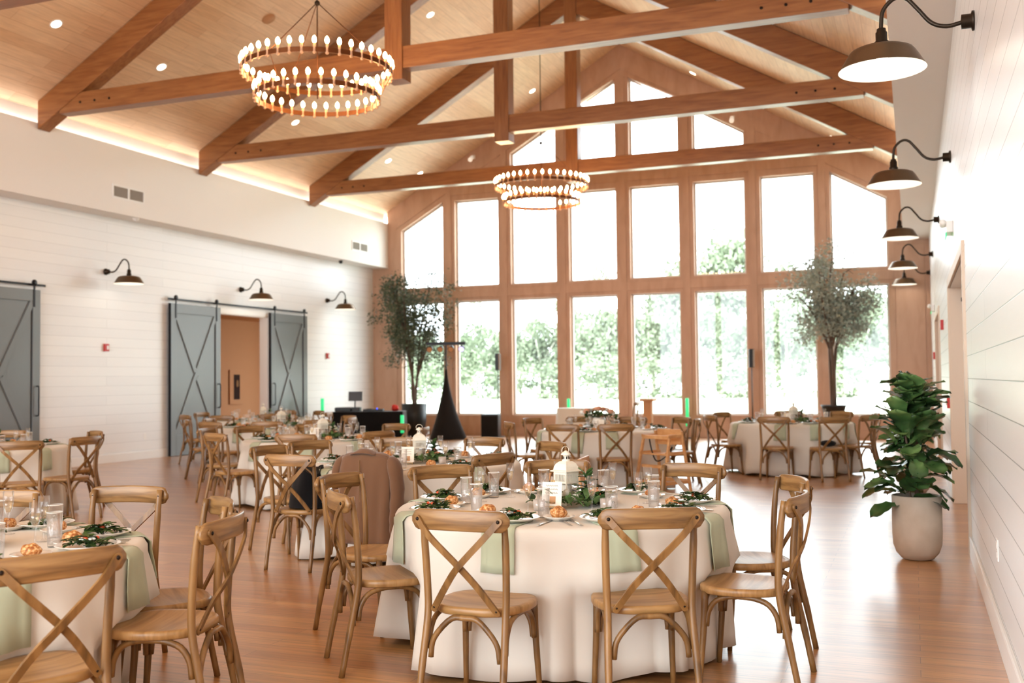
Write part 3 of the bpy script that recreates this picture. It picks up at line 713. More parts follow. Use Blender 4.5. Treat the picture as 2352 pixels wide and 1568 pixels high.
# ------------------------------------------------------------------ tables and cloths
ZT = .76; RT = .915
def make_cloth_fn(T_):
    tx, ty, _ = TB[T_]; rr = random.Random(ord(T_[1]) * 3); ph = [rr.uniform(0, 6.28) for _ in range(5)]
    info = [(a, d) for a, d, _, _ in seats[T_]]
    def f(th, dep):
        """radius of the cloth at angle th, depth dep below the top (0..~.74)"""
        q = max(0, dep - .06) / .68
        w_ = math.sin(19 * th + ph[0] + 1.1 * math.sin(3 * th + ph[1])); w2 = math.sin(11 * th + ph[2] + math.sin(5 * th + ph[3]))
        r = RT + .012 + .09 * q + q ** .8 * (.036 * w_ + .04 * w2) + .004 * math.sin(7 * th + ph[4]) * min(dep * 6, 1)
        for a, d in info:
            da = (th - a + PI) % (2 * PI) - PI
            lim = max(d - .485, .77) / max(math.cos(da), .5) + .012 * w_
            if abs(da) < .6:
                k = min(1, max(0, (dep - .27) / .08)) * min(1, max(0, (.36 - abs(da)) / .12))
                if r > lim: r = r + (lim - r) * k
        return r
    return f
cloth_fn = {}
def make_cloth(T_):
    f = make_cloth_fn(T_); cloth_fn[T_] = f; tx, ty, td = TB[T_]; N = 420 if T_ in ('T1', 'T2', 'T3') else 240
    rows = [(0.001, 0), (.4, 0), (.75, 0), (.885, 0), (.905, .003), (.916, .012), (None, .03)] + [(None, .06 + i * .065) for i in range(11)]
    vs = []; fs = []
    for k, (r, dp) in enumerate(rows):
        for j in range(N):
            th = 2 * PI * j / N
            rr = r if r is not None else f(th, dp)
            z = ZT + .004 - dp
            if k == len(rows) - 1: z = .03 + .018 * math.sin(9 * th + 1)
            vs.append((rr * math.cos(th), rr * math.sin(th), z))
    for k in range(len(rows) - 1):
        for j in range(N): fs.append((k * N + j, (k + 1) * N + j, (k + 1) * N + (j + 1) % N, k * N + (j + 1) % N))
    o = MB().add(vs, fs, 0, True).build('tablecloth', M['cloth'], None, (tx, ty, 0), solid=.003)
    tag(o, 'floor-length ivory tablecloth draped over ' + td, 'tablecloth', 'ivory tablecloths')
def make_table():
    t = empty('round_table', (0, 0, 0), 0, 'x', 'table')
    MB().lathe([(.0001, .73), (.9, .73), (.9, .758), (.0001, .758)], 48, smooth=False).build('tabletop', M['highchair'], t)
    for s in (-1, 1):
        for q in (-1, 1): MB().tube([(s * .42, q * .38, .73), (s * .5, q * .45, 0)], .014, 8).build('leg', M['darkmetal'], t)
    return t
tbl = Proto(make_table())
for T_ in TB:
    make_cloth(T_); x, y, td = TB[T_]
    tbl.put((x, y, 0), .3, 'round folding table hidden under the ivory cloth of ' + td.replace('the ', '', 1), 'round folding tables')

# ------------------------------------------------------------------ tableware prototypes
def make_plate(r, name, label):
    o = MB().lathe([(.0001, .008), (r * .6, .008), (r * .68, .011), (r * .97, .022), (r, .021), (r * .98, .018), (r * .7, .004), (r * .6, 0), (.0001, 0)], 40).build(name, M['china'])
    return Proto(tag(o, label, 'plate'))
plate = make_plate(.135, 'dinner_plate', 'x'); bplate = make_plate(.082, 'bread_plate', 'x')
def leaf_mb(L, Wd, bend=.3, n=5, cup=.15):
    g = MB()
    def fn(u, v):
        a = (v - .5) * 2; ww = Wd * math.sin(PI * min(1, u * .93 + .035)) ** .8
        return (a * ww / 2, u * L, bend * L * (u - u * u) * 1.3 + cup * Wd * a * a)
    return g.grid(fn, n, 2)
def make_salad(seed):
    r_ = random.Random(seed); t = empty('salad', (0, 0, 0), 0, 'x', 'salad')
    g = MB()
    for i in range(70):
        st = len(g.v); lf = leaf_mb(r_.uniform(.035, .06), r_.uniform(.022, .036), r_.uniform(.1, .5), 4)
        g.add(lf.v, lf.f, 0, True); a = r_.uniform(0, 6.28); rr = r_.uniform(0, .082)
        g.move(Matrix.Translation((rr * math.cos(a), rr * math.sin(a), .008 + .022 * (1 - rr / .07) + r_.uniform(0, .008))) @ Matrix.Rotation(r_.uniform(0, 6.28), 4, 'Z') @ Matrix.Rotation(r_.uniform(-.5, .4), 4, 'X'), st)
    g.build('greens', M['salad'], t)
    g = MB()
    for i in range(4):
        a = r_.uniform(0, 6.28); rr = r_.uniform(0, .05); g.ball((rr * math.cos(a), rr * math.sin(a), .032), r_.uniform(.009, .016), 6, (1, 1, .7))
    g.build('tomato_pieces', M['tomato'], t)
    g = MB()
    for i in range(9):
        a = r_.uniform(0, 6.28); rr = r_.uniform(0, .05); g.ball((rr * math.cos(a), rr * math.sin(a), .034), r_.uniform(.006, .012), 5, (1.2, .8, .6))
    g.build('cheese_crumbs', M['petal'], t)
    return Proto(t)
salads = [make_salad(i) for i in range(3)]
def make_roll():
    g = MB().ball((0, 0, .024), .036, 12, (1.15, .95, .75))
    for i in range(len(g.v)):
        v = Vector(g.v[i]); k = 1 + .12 * noise.noise(v * 40); g.v[i] = (v.x * k, v.y * k, (v.z - .002) * k + .002 if v.z > .004 else v.z)
    return Proto(tag(g.build('bread_roll', M['bread']), 'x', 'bread'))
roll = make_roll()
def make_tumbler():
    t = empty('water_tumbler', (0, 0, 0), 0, 'x', 'glass')
    MB().lathe([(.0001, 0), (.027, 0), (.029, .004), (.034, .15), (.0325, .15), (.0275, .012), (.0001, .01)], 24).build('glass_body', M['glass'], t)
    MB().lathe([(.0001, .0125), (.0268, .0125), (.031, .115), (.0001, .117)], 16).build('iced_water', M['water'], t)
    MB().lathe([(.0335, .1485), (.0345, .15), (.034, .152), (.0325, .1515)], 24).build('rim', M['china'], t)
    return Proto(t)
def make_flute():
    t = empty('champagne_flute', (0, 0, 0), 0, 'x', 'glass')
    MB().lathe([(.0001, .004), (.03, .001), (.031, .003), (.012, .007), (.0045, .02), (.004, .08), (.012, .1), (.02, .125), (.0245, .16), (.0245, .205), (.0235, .205), (.0232, .16), (.018, .127), (.01, .104), (.0001, .1)], 20).build('glass_body', M['glass'], t)
    MB().lathe([(.0001, .103), (.0095, .106), (.0175, .128), (.0225, .155), (.0001, .156)], 14).build('sparkling_wine', M['wine'], t)
    return Proto(t)
tumbler = make_tumbler(); flute = make_flute()
def make_fork():
    g = MB(); P = spline([(0, -.09, .003), (0, -.03, .005), (0, .03, .008), (0, .05, .004)], 3)
    for i in range(len(P) - 1): g.bar(P[i], P[i + 1], .010 - .005 * (i / len(P)), .002)
    g.box(-.011, .011, .05, .066, .004, .006)
    for k in range(4): x = -.0095 + k * .0063; g.bar((x, .066, .005), (x, .1, .008), .0026, .0016)
    return Proto(tag(g.build('fork', M['steel']), 'x', 'fork'))
def make_knife():
    g = MB().bar((0, -.1, .004), (0, 0, .004), .011, .005).prism([(-.005, 0), (.006, 0), (.008, .07), (.003, .105), (-.005, .11)], 'z', .003, .005)
    return Proto(tag(g.build('table_knife', M['steel'], bevel=.001), 'x', 'knife'))
fork = make_fork(); knife = make_knife()
def napkin(T_, th, ck, td):
    f = cloth_fn[T_]; tx, ty, _ = TB[T_]; W = .155; L0 = .30; rr = random.Random(int(th * 100)); tilt = rr.uniform(-.05, .05); ln = rr.uniform(.2, .27)
    path = [(.66, 0), (.75, 0), (.84, 0), (.9, .0), (.921, .006), (None, .03), (None, .07), (None, .12), (None, .17), (None, ln)]
    vs = []; nw = 6
    for k, (r, dp) in enumerate(path):
        for j in range(nw + 1):
            l = (j / nw - .5) * W * (1 + .1 * (k / 9)) ; a = th + (l + tilt * dp * 2) / .93
            q = r if r is not None else f(a, dp) + .016 + .004 * math.sin(j * 1.9 + k * .3)
            if r is not None and dp == 0: 
                px = q * math.cos(th) - l * math.sin(th); py = q * math.sin(th) + l * math.cos(th)
                rq = math.hypot(px, py); zz = ZT + .0085
                if rq > .905: zz -= (rq - .905) * .4
            else: px, py, zz = q * math.cos(a), q * math.sin(a), ZT + .0085 - dp
            vs.append((px, py, zz))
    fs = [(i * (nw + 1) + j, (i + 1) * (nw + 1) + j, (i + 1) * (nw + 1) + j + 1, i * (nw + 1) + j + 1) for i in range(len(path) - 1) for j in range(nw)]
    o = MB().add(vs, fs, 0, True).build('napkin', M['sage'], None, (tx, ty, 0), solid=.004)
    tag(o, "sage green napkin hanging off %s at %s" % (td, ck), 'napkin', 'sage napkins at ' + td)
FULL = ('T1', 'T2', 'T3')
for T_ in TB:
    tx, ty, td = TB[T_]
    for i, (th, d, ck, A) in enumerate(seats[T_]):
        rr = random.Random(i * 31 + ord(T_[1])); jit = lambda s=.012: rr.uniform(-s, s)
        def at(r, lat):   # r from the table centre; lat to the sitter's right
            # sitter looks inward (-radial); right-hand side = rotate
            ux, uy = math.cos(th), math.sin(th); return (tx + r * ux - lat * uy, ty + r * uy + lat * ux)
        napkin(T_, th, ck, td)
        def put(pr, r, lat, z, lab, grp, rz=None, scale=None):
            x, y = at(r + jit(), lat + jit()); return pr.put((x, y, z), rz if rz is not None else rr.uniform(0, 6.28), lab, grp, None, scale)
        g_ = ' at ' + td
        zt = ZT + .0055
        x, y = at(.735, 0)
        zp = zt + .0065
        plate.put((x, y, zp), 0, 'white salad plate at %s of %s' % (ck, td), 'dinner plates' + g_)
        salads[(i + ord(T_[1])) % 3].put((x, y, zp + .009), rr.uniform(0, 6.28), 'green salad with tomato at %s of %s' % (ck, td), 'salads' + g_)
        x, y = at(.59 + jit(), -.2)
        bplate.put((x, y, zt), 0, 'small bread plate at %s of %s' % (ck, td), 'bread plates' + g_)
        roll.put((x, y, zt + .008), rr.uniform(0, 6.28), 'crusty brown bread roll at %s of %s' % (ck, td), 'bread rolls' + g_, None, (rr.uniform(.9, 1.2),) * 3)
        put(tumbler, .54, .1, zt, 'tumbler of iced water at %s of %s' % (ck, td), 'water tumblers' + g_)
        put(flute, .5, .0, zt, 'champagne flute at %s of %s' % (ck, td), 'champagne flutes' + g_)
        if T_ in FULL:
            face = th + PI
            put(fork, .74, -.17, zt, 'outer fork at %s of %s' % (ck, td), 'forks' + g_, face - PI / 2)
            put(fork, .74, -.2 - .0, zt, 'inner fork at %s of %s' % (ck, td), 'forks' + g_, face - PI / 2).location
            put(knife, .74, .17, zt, 'table knife at %s of %s' % (ck, td), 'knives' + g_, face - PI / 2)

# ------------------------------------------------------------------ centrepieces
def make_lantern():
    t = empty('lantern', (0, 0, 0), 0, 'x', 'lantern'); a = .052
    MB().box(-a - .008, a + .008, -a - .008, a + .008, 0, .012).box(-a, a, -a, a, .012, .022).build('base', M['lantern'], t, bevel=.002)
    g = MB()
    for sx in (-1, 1):
        for sy in (-1, 1): g.box(sx * a - .007 if sx > 0 else sx * a - .001, sx * a + .001 if sx > 0 else sx * a + .007, sy * a - .007 if sy > 0 else sy * a - .001, sy * a + .001 if sy > 0 else sy * a + .007, .02, .2)
    for s in (-1, 1):
        g.box(-a, a, s * a - .003, s * a + .003, .02, .045).box(-a, a, s * a - .003, s * a + .003, .183, .2)
        g.box(s * a - .003, s * a + .003, -a, a, .02, .045).box(s * a - .003, s * a + .003, -a, a, .183, .2)
    # fretted band under the eave
    for s in (-1, 1):
        for k in range(9):
            x = -.04 + k * .01; g.box(x - .0022, x + .0022, s * a - .002, s * a + .002, .14, .183); g.box(s * a - .002, s * a + .002, x - .0022, x + .0022, .14, .183)
        g.box(-a, a, s * a - .0025, s * a + .0025, .13, .142); g.box(s * a - .0025, s * a + .0025, -a, a, .13, .142)
    g.build('frame', M['lantern'], t)
    g = MB()
    for s in (-1, 1): g.box(-a + .006, a - .006, s * (a - .006) - .0006, s * (a - .006) + .0006, .02, .185); g.box(s * (a - .006) - .0006, s * (a - .006) + .0006, -a + .006, a - .006, .02, .185)
    g.build('lantern_glass', M['glass'], t)
    g = MB(); prof = [(.068, .2), (.068, .206), (.055, .21), (.052, .228), (.043, .247), (.028, .26), (.022, .262)]; vs = []
    for r, z in prof: vs += [(-r, -r, z), (r, -r, z), (r, r, z), (-r, r, z)]
    fs = [(3, 2, 1, 0)] + [(4 * i + j, 4 * i + (j + 1) % 4, 4 * i + 4 + (j + 1) % 4, 4 * i + 4 + j) for i in range(len(prof) - 1) for j in range(4)] + [tuple(4 * (len(prof) - 1) + j for j in range(4))]
    g.add(vs, fs).build('roof', M['lantern'], t)
    MB().lathe([(.025, .262), (.025, .27), (.017, .272), (.017, .296), (.031, .3), (.029, .306), (.016, .318), (.004, .325), (.0001, .326)], 16).build('chimney', M['lantern'], t)
    g = MB()
    for k in range(6): aa = k * PI / 3; g.box(.016 * math.cos(aa) - .003, .016 * math.cos(aa) + .003, .016 * math.sin(aa) - .003, .016 * math.sin(aa) + .003, .275, .29)
    g.build('chimney_vents', M['screw'], t)
    P = [(.03 * math.sin(q), .004, .326 + .012 - .024 * math.cos(q) - .012) for q in [2 * PI * k / 16 for k in range(16)]]
    MB().tube(P, .0022, 6, closed=True).build('ring_handle', M['lantern'], t)
    return Proto(t)
lantern = make_lantern()
pillar = Proto(tag(MB().lathe([(.0001, 0), (.03, 0), (.03, .085), (.026, .09), (.0001, .084)], 18).build('pillar_candle', M['candle']), 'x', 'candle'))
def rose_mb(r, seed):
    r_ = random.Random(seed); g = MB()
    for k in range(14):
        q = k / 14; rad = r * (.15 + .85 * q); st = len(g.v)
        def fn(u, v, q=q, rad=rad):
            a = (u - .5) * 1.9; zz = v * r * (1.15 - .35 * q); rr = rad * (.55 + .45 * v ** .6) + .02 * r * math.sin(6 * a); return (rr * math.cos(a), rr * math.sin(a), zz - .1 * r)
        g.grid(fn, 4, 3); g.move(Matrix.Rotation(k * 2.4 + r_.uniform(-.2, .2), 4, 'Z') @ Matrix.Rotation(.25 * q, 4, 'Y'), st)
    return g
def make_garland():
    r_ = random.Random(3); t = empty('garland', (0, 0, 0), 0, 'x', 'greenery'); g = MB()
    for i in range(150):
        a = r_.gauss(0, .75) if i < 105 else r_.uniform(-3.1, 3.1); rr = .14 + r_.uniform(-.035, .07) + .04 * math.exp(-a * a); st = len(g.v); lf = leaf_mb(r_.uniform(.055, .09), r_.uniform(.034, .05), r_.uniform(.1, .5), 5)
        g.add(lf.v, lf.f, 0, True); hz = r_.uniform(.005, .045)
        if i % 5 == 0 and i < 105: a = .25 + r_.gauss(0, .2); hz = r_.uniform(.05, .17); rr = .13
        g.move(Matrix.Translation((rr * math.cos(a), rr * math.sin(a), hz)) @ Matrix.Rotation(r_.uniform(0, 6.28), 4, 'Z') @ Matrix.Rotation(r_.uniform(-.1, .9), 4, 'X'), st)
    g.build('foliage', M['leaf'], t)
    g = MB()
    for k in range(4): g.tube(spline([(.15 * math.cos(b), .15 * math.sin(b), .012 + .01 * (j % 2)) for j, b in enumerate([k * .9 - .4 + q * .3 for q in range(4)])], 3), .003, 5)
    g.build('stems', M['bark'], t)
    for k, (a, rr, z, s, mt) in enumerate(((.05, .17, .055, .036, 'peach'), (.5, .13, .09, .024, 'peach'), (-.75, .15, .04, .032, 'petal'), (-1.05, .14, .075, .026, 'petal'), (2.6, .15, .03, .03, 'peach'))):
        o = rose_mb(s, k).build('rose', M[mt], t, (rr * math.cos(a), rr * math.sin(a), z), (.7, .4, a)); o['label'] = 'peach rose' if mt == 'peach' else 'white rose'
    return Proto(t)
garland = make_garland()
def make_votive():
    t = empty('votive_candle', (0, 0, 0), 0, 'x', 'candle holder')
    MB().lathe([(.0001, 0), (.024, 0), (.03, .004), (.032, .06), (.0305, .06), (.0285, .008), (.0001, .007)], 18).build('glass_cup', thin_glass('votive', (1, .9, .8), .2, .1, .45), t)
    MB().lathe([(.0001, .008), (.022, .008), (.022, .03), (.0001, .031)], 12).build('wax', M['candle'], t)
    return Proto(t)
votive = make_votive()
def make_card():
    t = empty('table_number', (0, 0, 0), 0, 'x', 'sign')
    MB().box(-.055, .055, -.002, .002, .018, .148).build('card', M['paper'], t, rot=(R(-12), 0, 0))
    g = MB()
    for k in range(3):  # illegible handwriting
        P = [(-.035 + i * .0032, -.0032, .128 - k * .02 + .005 * math.sin(i * (1.7 + .3 * k) + k)) for i in range(22)]
        g.tube(P, .0007, 4)
    g.build('handwriting', M['ink'], t, rot=(R(-12), 0, 0))
    MB().box(-.012, .022, -.0036, -.0024, .03, .07).build('photo', M['tanwall'], t, rot=(R(-12), 0, 0))
    g = MB(); 
    for s in (-1, 1): g.bar((s * .045, .006, 0), (s * .006, .04, .155), .006, .006)
    g.bar((0, .09, 0), (0, .042, .155), .006, .006); g.bar((-.052, -.02, .016), (.052, -.02, .016), .012, .005)
    g.build('easel', M['gold'], t)
    return Proto(t)
cardp = make_card()
for T_ in TB:
    tx, ty, td = TB[T_]; z = ZT + .0055; lx, ly = (0.03, 0.05) if T_ != 'T1' else (.02, .03); g_ = ' on ' + td
    if T_ != 'T7':
        lantern.put((tx + lx, ty + ly, z), R(28 + (ord(T_[1]) % 5) * 9), 'cream metal lantern standing in the middle of ' + td, 'cream lanterns', None, .93)
        pillar.put((tx + lx, ty + ly, z + .022), 0, 'ivory pillar candle inside the lantern on ' + td, 'pillar candles')
    garland.put((tx + lx, ty + ly, z), math.atan2(-ty, -tx) + R(62), 'leafy garland with roses around the centre of ' + td, 'centrepiece garlands')
    f = Vector((-tx, -ty, 0)).normalized(); s = Vector((-f.y, f.x, 0))
    vx = Vector((tx, ty, 0)) + f * .27 + s * -.02
    if T_ in ('T1', 'T3', 'T5', 'T7', 'T8'):
        q = Vector((tx, ty, 0)) + f * .2 + s * -.055; a = math.atan2(f.y, f.x) + PI / 2 - .5
        cardp.put((q.x, q.y, z), a + .25, 'cream card on a small easel on ' + td, 'table cards')
    for k, (a1, b1) in enumerate(((.3, .1), (.26, -.2))):
        q = Vector((tx, ty, 0)) + f * a1 * .85 - s * b1 * 1.2
        if T_ in ('T1', 'T3') or k == 0: votive.put((q.x, q.y, z), 0, 'small votive %s of the lantern on %s' % ('right' if k == 0 else 'left', td), 'votives' + g_)

# floral arrangement on the far middle table
t = empty('flower_arrangement', (-4.15, 14.05, ZT + .0055), 0, 'large blush and white flower arrangement on the far middle table', 'flowers')
MB().lathe([(.0001, 0), (.07, 0), (.1, .1), (.08, .16), (.075, .16), (.0001, .02)], 20).build('vase', M['china'], t)
g = MB(); r_ = random.Random(5)
for i in range(60):
    st = len(g.v); lf = leaf_mb(r_.uniform(.08, .14), .05, .3, 4); g.add(lf.v, lf.f, 0, True); a = r_.uniform(0, 6.28)
    g.move(Matrix.Translation((r_.uniform(-.2, .2), r_.uniform(-.08, .08), r_.uniform(.12, .22))) @ Matrix.Rotation(a, 4, 'Z') @ Matrix.Rotation(r_.uniform(-.4, .9), 4, 'X'), st)
g.build('foliage', M['salad'], t)
for i in range(16):
    x = -.22 + .44 * i / 15; o = rose_mb(r_.uniform(.035, .055), i).build('rose', M['peach'] if i % 3 else M['petal'], t, (x, r_.uniform(-.07, .07), .2 + .07 * math.cos(x * 6)), (r_.uniform(-.6, .6), r_.uniform(-.6, .6), 0))

# ------------------------------------------------------------------ jacket and bag on the chairs of the jacket table
x, y, a = CH['T3'][2]; A = R(a)
t = empty('suit_jacket', (x + .25 * math.cos(A), y + .25 * math.sin(A), 0), A - PI / 2, 'tan suit jacket draped over the chair back, its back towards the camera', 'jacket')
def jk(u, v, side):
    L = .66 if side < 0 else .5; s = abs(u); top_ = .918 + .012 * math.exp(-(u * 5) ** 2) - .05 * s ** 5
    wd = .232 - .012 * math.sin(v * PI) + .03 * v
    fold = (.012 * math.sin(u * 7 + v * 2.5) + .006 * math.sin(u * 15 + 3 * v)) * min(1, v * 1.6) + (.01 if (u > .02 and v > .5) else 0) * (v - .5) * 2
    yb = -.305 - .03 * math.sin(min(v * 5, 1) * PI / 2) + .05 * s ** 4 - .015 * v if side < 0 else -.2 + .03 * v
    return (u * wd, yb - fold, top_ - v * L - .02 * (1 - s) * (v > .98))
g = MB(); nu, nv = 40, 24
g.grid(lambda p, q: jk(p * 2 - 1, q, -1), nu, nv)
g.grid(lambda p, q: (lambda c: (c[0] * .85, c[1], c[2]))(jk(p * 2 - 1, q * .9, 1)), nu, nv)
def shoulder(p, q):
    a_ = jk(p * 2 - 1, 0, -1); b_ = jk(p * 2 - 1, 0, 1); k = math.sin(q * PI)
    return (a_[0] * (1 - q) + b_[0] * .85 * q, a_[1] * (1 - q) + b_[1] * q, a_[2] + .014 * k)
g.grid(shoulder, nu, 8)
g.build('body', M['jacket'], t, solid=.006)
MB().grid(lambda p, q: ((p - .5) * .22, -.318 + .1 * q - .02 * math.cos((p - .5) * 3), .915 + .045 * math.sin(q * PI * .8 + .3) * math.cos((p - .5) * 3)), 14, 8).build('collar', M['jacket'], t, solid=.008)
MB().box(-.0015, .0015, -.362, -.352, .3, .88).build('back_seam', M['fur'], t)
for s in (-1, 1):
    P = spline([(s * .2, -.24, .895), (s * .245, -.255, .82), (s * .275, -.27, .66), (s * .282, -.3, .5), (s * .27, -.29, .38), (s * .265, -.27, .29)], 5)
    rr_ = [.03, .042, .052, .058, .062] + [.064 - .0007 * i + .003 * math.sin(i * 1.7) for i in range(40)]
    MB().tube(P, rr_[:len(P)], 14, flat=.7).build('sleeve', M['jacket'], t)
x, y, a = CH['T3'][0]; A = R(a)
t = empty('tote_bag', (x + .26 * math.cos(A), y + .26 * math.sin(A), .466), A - PI / 2, 'slouching black bag with tan strap on the chair seat, seen through the cross back', 'bag')
g = MB()
def bagfn(u, v):
    a_ = u * 2 * PI; hh = .3 * v; r1 = .17 * (1 - .45 * v ** 1.6) + .012 * math.sin(5 * a_ + 4 * v); r2 = .12 * (1 - .3 * v) + .01 * math.sin(3 * a_)
    return (r1 * math.cos(a_) + .03 * v, r2 * math.sin(a_), hh + .035 * math.sin(a_ * 2) * v)
g.grid(bagfn, 28, 10); g.add([bagfn(i / 28, 0) for i in range(28)], [tuple(range(28))[::-1]]); g.add([bagfn(i / 28, .97) for i in range(28)], [tuple(range(28))])
g.build('bag_body', M['blackcloth'], t)
MB().tube(spline([(-.1, -.03, .26), (-.02, -.1, .33), (.08, -.08, .28), (.15, -.09, .15), (.19, -.07, .03)], 5), .012, 8, flat=.5).build('shoulder_strap', M['fur'], t)
MB().tube(spline([(-.09, .02, .28), (-.13, -.07, .2), (-.15, -.1, .1), (-.16, -.09, .02)], 5), .016, 8).build('trim', M['fur'], t)
g = MB().ball((0, 0, .05), .09, 8, (1.3, .8, .55)); tt = tag(g.build('handbag', M['blackcloth'], None, (-1.16, 15.42, .462)), 'small black bag on the chair at the far right table', 'bag')

# ------------------------------------------------------------------ high chairs
def make_high():
    t = empty('high_chair', (0, 0, 0), 0, 'x', 'high chair')
    for s in (-1, 1):
        g = MB(); x = s * .22
        g.bar((x + s * .03, .26, 0), (x, .09, .75), .034, .03, (1, 0, 0)).bar((x + s * .03, -.26, 0), (x, -.12, .8), .034, .03, (1, 0, 0))
        g.box(x - .013, x + .013, -.15, .13, .72, .76).box(x - .013, x + .013, -.2, .18, .5, .545).bar((x + s * .02, -.22, .16), (x + s * .02, .22, .16), .03, .045)
        g.build('side_frame', M['highchair'], t, bevel=.004)
    MB().box(-.21, .21, -.14, .12, .5, .52).build('seat', M['highchair'], t, bevel=.004)
    MB().box(-.2, .2, -.15, -.13, .62, .82).build('backrest', M['highchair'], t, bevel=.006)
    g = MB().box(-.21, .21, .21, .24, .14, .19).box(-.21, .21, .13, .16, .34, .38).box(-.21, .21, -.25, -.22, .14, .19); g.build('footrest', M['highchair'], t, bevel=.004)
    MB().box(-.22, .22, .09, .12, .7, .75).build('front_bar', M['highchair'], t, bevel=.006)
    MB().tube(spline([(-.1, -.05, .53), (-.12, -.06, .6), (-.05, .0, .47), (.05, .05, .42), (.1, .08, .55), (.12, .1, .7)], 4), .009, 6, flat=.3).build('safety_strap', M['blackcloth'], t)
    return Proto(t)
high = make_high()
high.put((-3.0, 12.95, 0), R(150), 'pale birch high chair at the far middle table, black strap hanging down', 'birch high chairs')
high.put((-2.72, 8.25, 0), R(96), 'pale birch high chair behind the nearest table, left of its lantern', 'birch high chairs')

# ------------------------------------------------------------------ fiddle leaf figs
def make_fig(seed):
    r_ = random.Random(seed); t = empty('potted_fig', (0, 0, 0), 0, 'x', 'potted plant')
    MB().lathe([(.0001, 0), (.09, 0), (.125, .012), (.165, .06), (.188, .13), (.193, .22), (.193, .54), (.178, .545), (.176, .5), (.0001, .5)], 40).build('planter', M['pot'], t)
    g = MB(); 
    for i in range(70):
        a = r_.uniform(0, 6.28); rr = .165 * math.sqrt(r_.random()); g.ball((rr * math.cos(a), rr * math.sin(a), .505), r_.uniform(.012, .02), 5, (1.2, 1, .6))
    g.build('pebbles', M['soil'], t)
    tr = [spline([(.02, 0, .5), (.03, .01, .75), (.0, -.02, 1.0), (.02, 0, 1.4)], 5), spline([(-.06, .02, .5), (-.1, .03, .7), (-.16, .0, .95), (-.2, .02, 1.15)], 5), spline([(.03, .01, .8), (.12, .06, 1.0), (.16, .08, 1.25)], 5)]
    g = MB(); g.tube(tr[0], [.02 - .012 * i / len(tr[0]) for i in range(len(tr[0]))], 8); g.tube(tr[1], .009, 6); g.tube(tr[2], .009, 6)
    g.build('trunk', M['bark'], t)
    g = MB()
    def leaf(L, Wd):
        def fn(u, v):
            a_ = (v - .5) * 2
            ww = Wd * 1.12 * (.06 + u ** .75) * math.sqrt(max(0, 1 - u ** 4.5)) * (1 + .07 * math.sin(u * 11)) if u < 1 else .01
            return (a_ * ww / 2, u * L, .1 * L * math.sin(PI * u) - .2 * L * u * u + .008 * math.sin(u * 20) * abs(a_) + .1 * Wd * abs(a_))
        return MB().grid(fn, 10, 6)
    for i in range(150):
        st = len(g.v); q = r_.random(); k = r_.choice((0, 0, 0, 1, 1, 2)) ; path = tr[k]; p = path[min(len(path) - 1, int(len(path) * (.4 + .6 * q) if k == 0 else len(path) * (.05 + .95 * q)))]
        L = r_.uniform(.19, .29); lf = leaf(L, L * r_.uniform(.62, .8)); g.add(lf.v, lf.f, 0, True)
        az = r_.uniform(0, 6.28); h = (p.z - .7) / .7
        el = r_.uniform(.25, 1.25) + .35 * max(0, h - .45) - (.7 if h < .35 else 0)
        off = r_.uniform(.01, .12) * (1.2 - h)
        g.move(Matrix.Translation(p + Vector((math.cos(az) * off, math.sin(az) * off, r_.uniform(-.05, .05)))) @ Matrix.Rotation(az - PI / 2, 4, 'Z') @ Matrix.Rotation(el, 4, 'X') @ Matrix.Rotation(r_.uniform(-.35, .35), 4, 'Y'), st)
    g.build('foliage', M['leaf'], t)
    return Proto(t)
fig = make_fig(11)
fig.put((.0, 8.93, 0), 1.2, 'fiddle leaf fig in a round-bottomed beige pot on the right', 'potted figs', None, (.98, .98, .94))
fig.put((-.0, 13.9, 0), 0.95, 'second fiddle leaf fig, mostly hidden behind the near one on the right', 'potted figs', None, (.92, .92, .95))

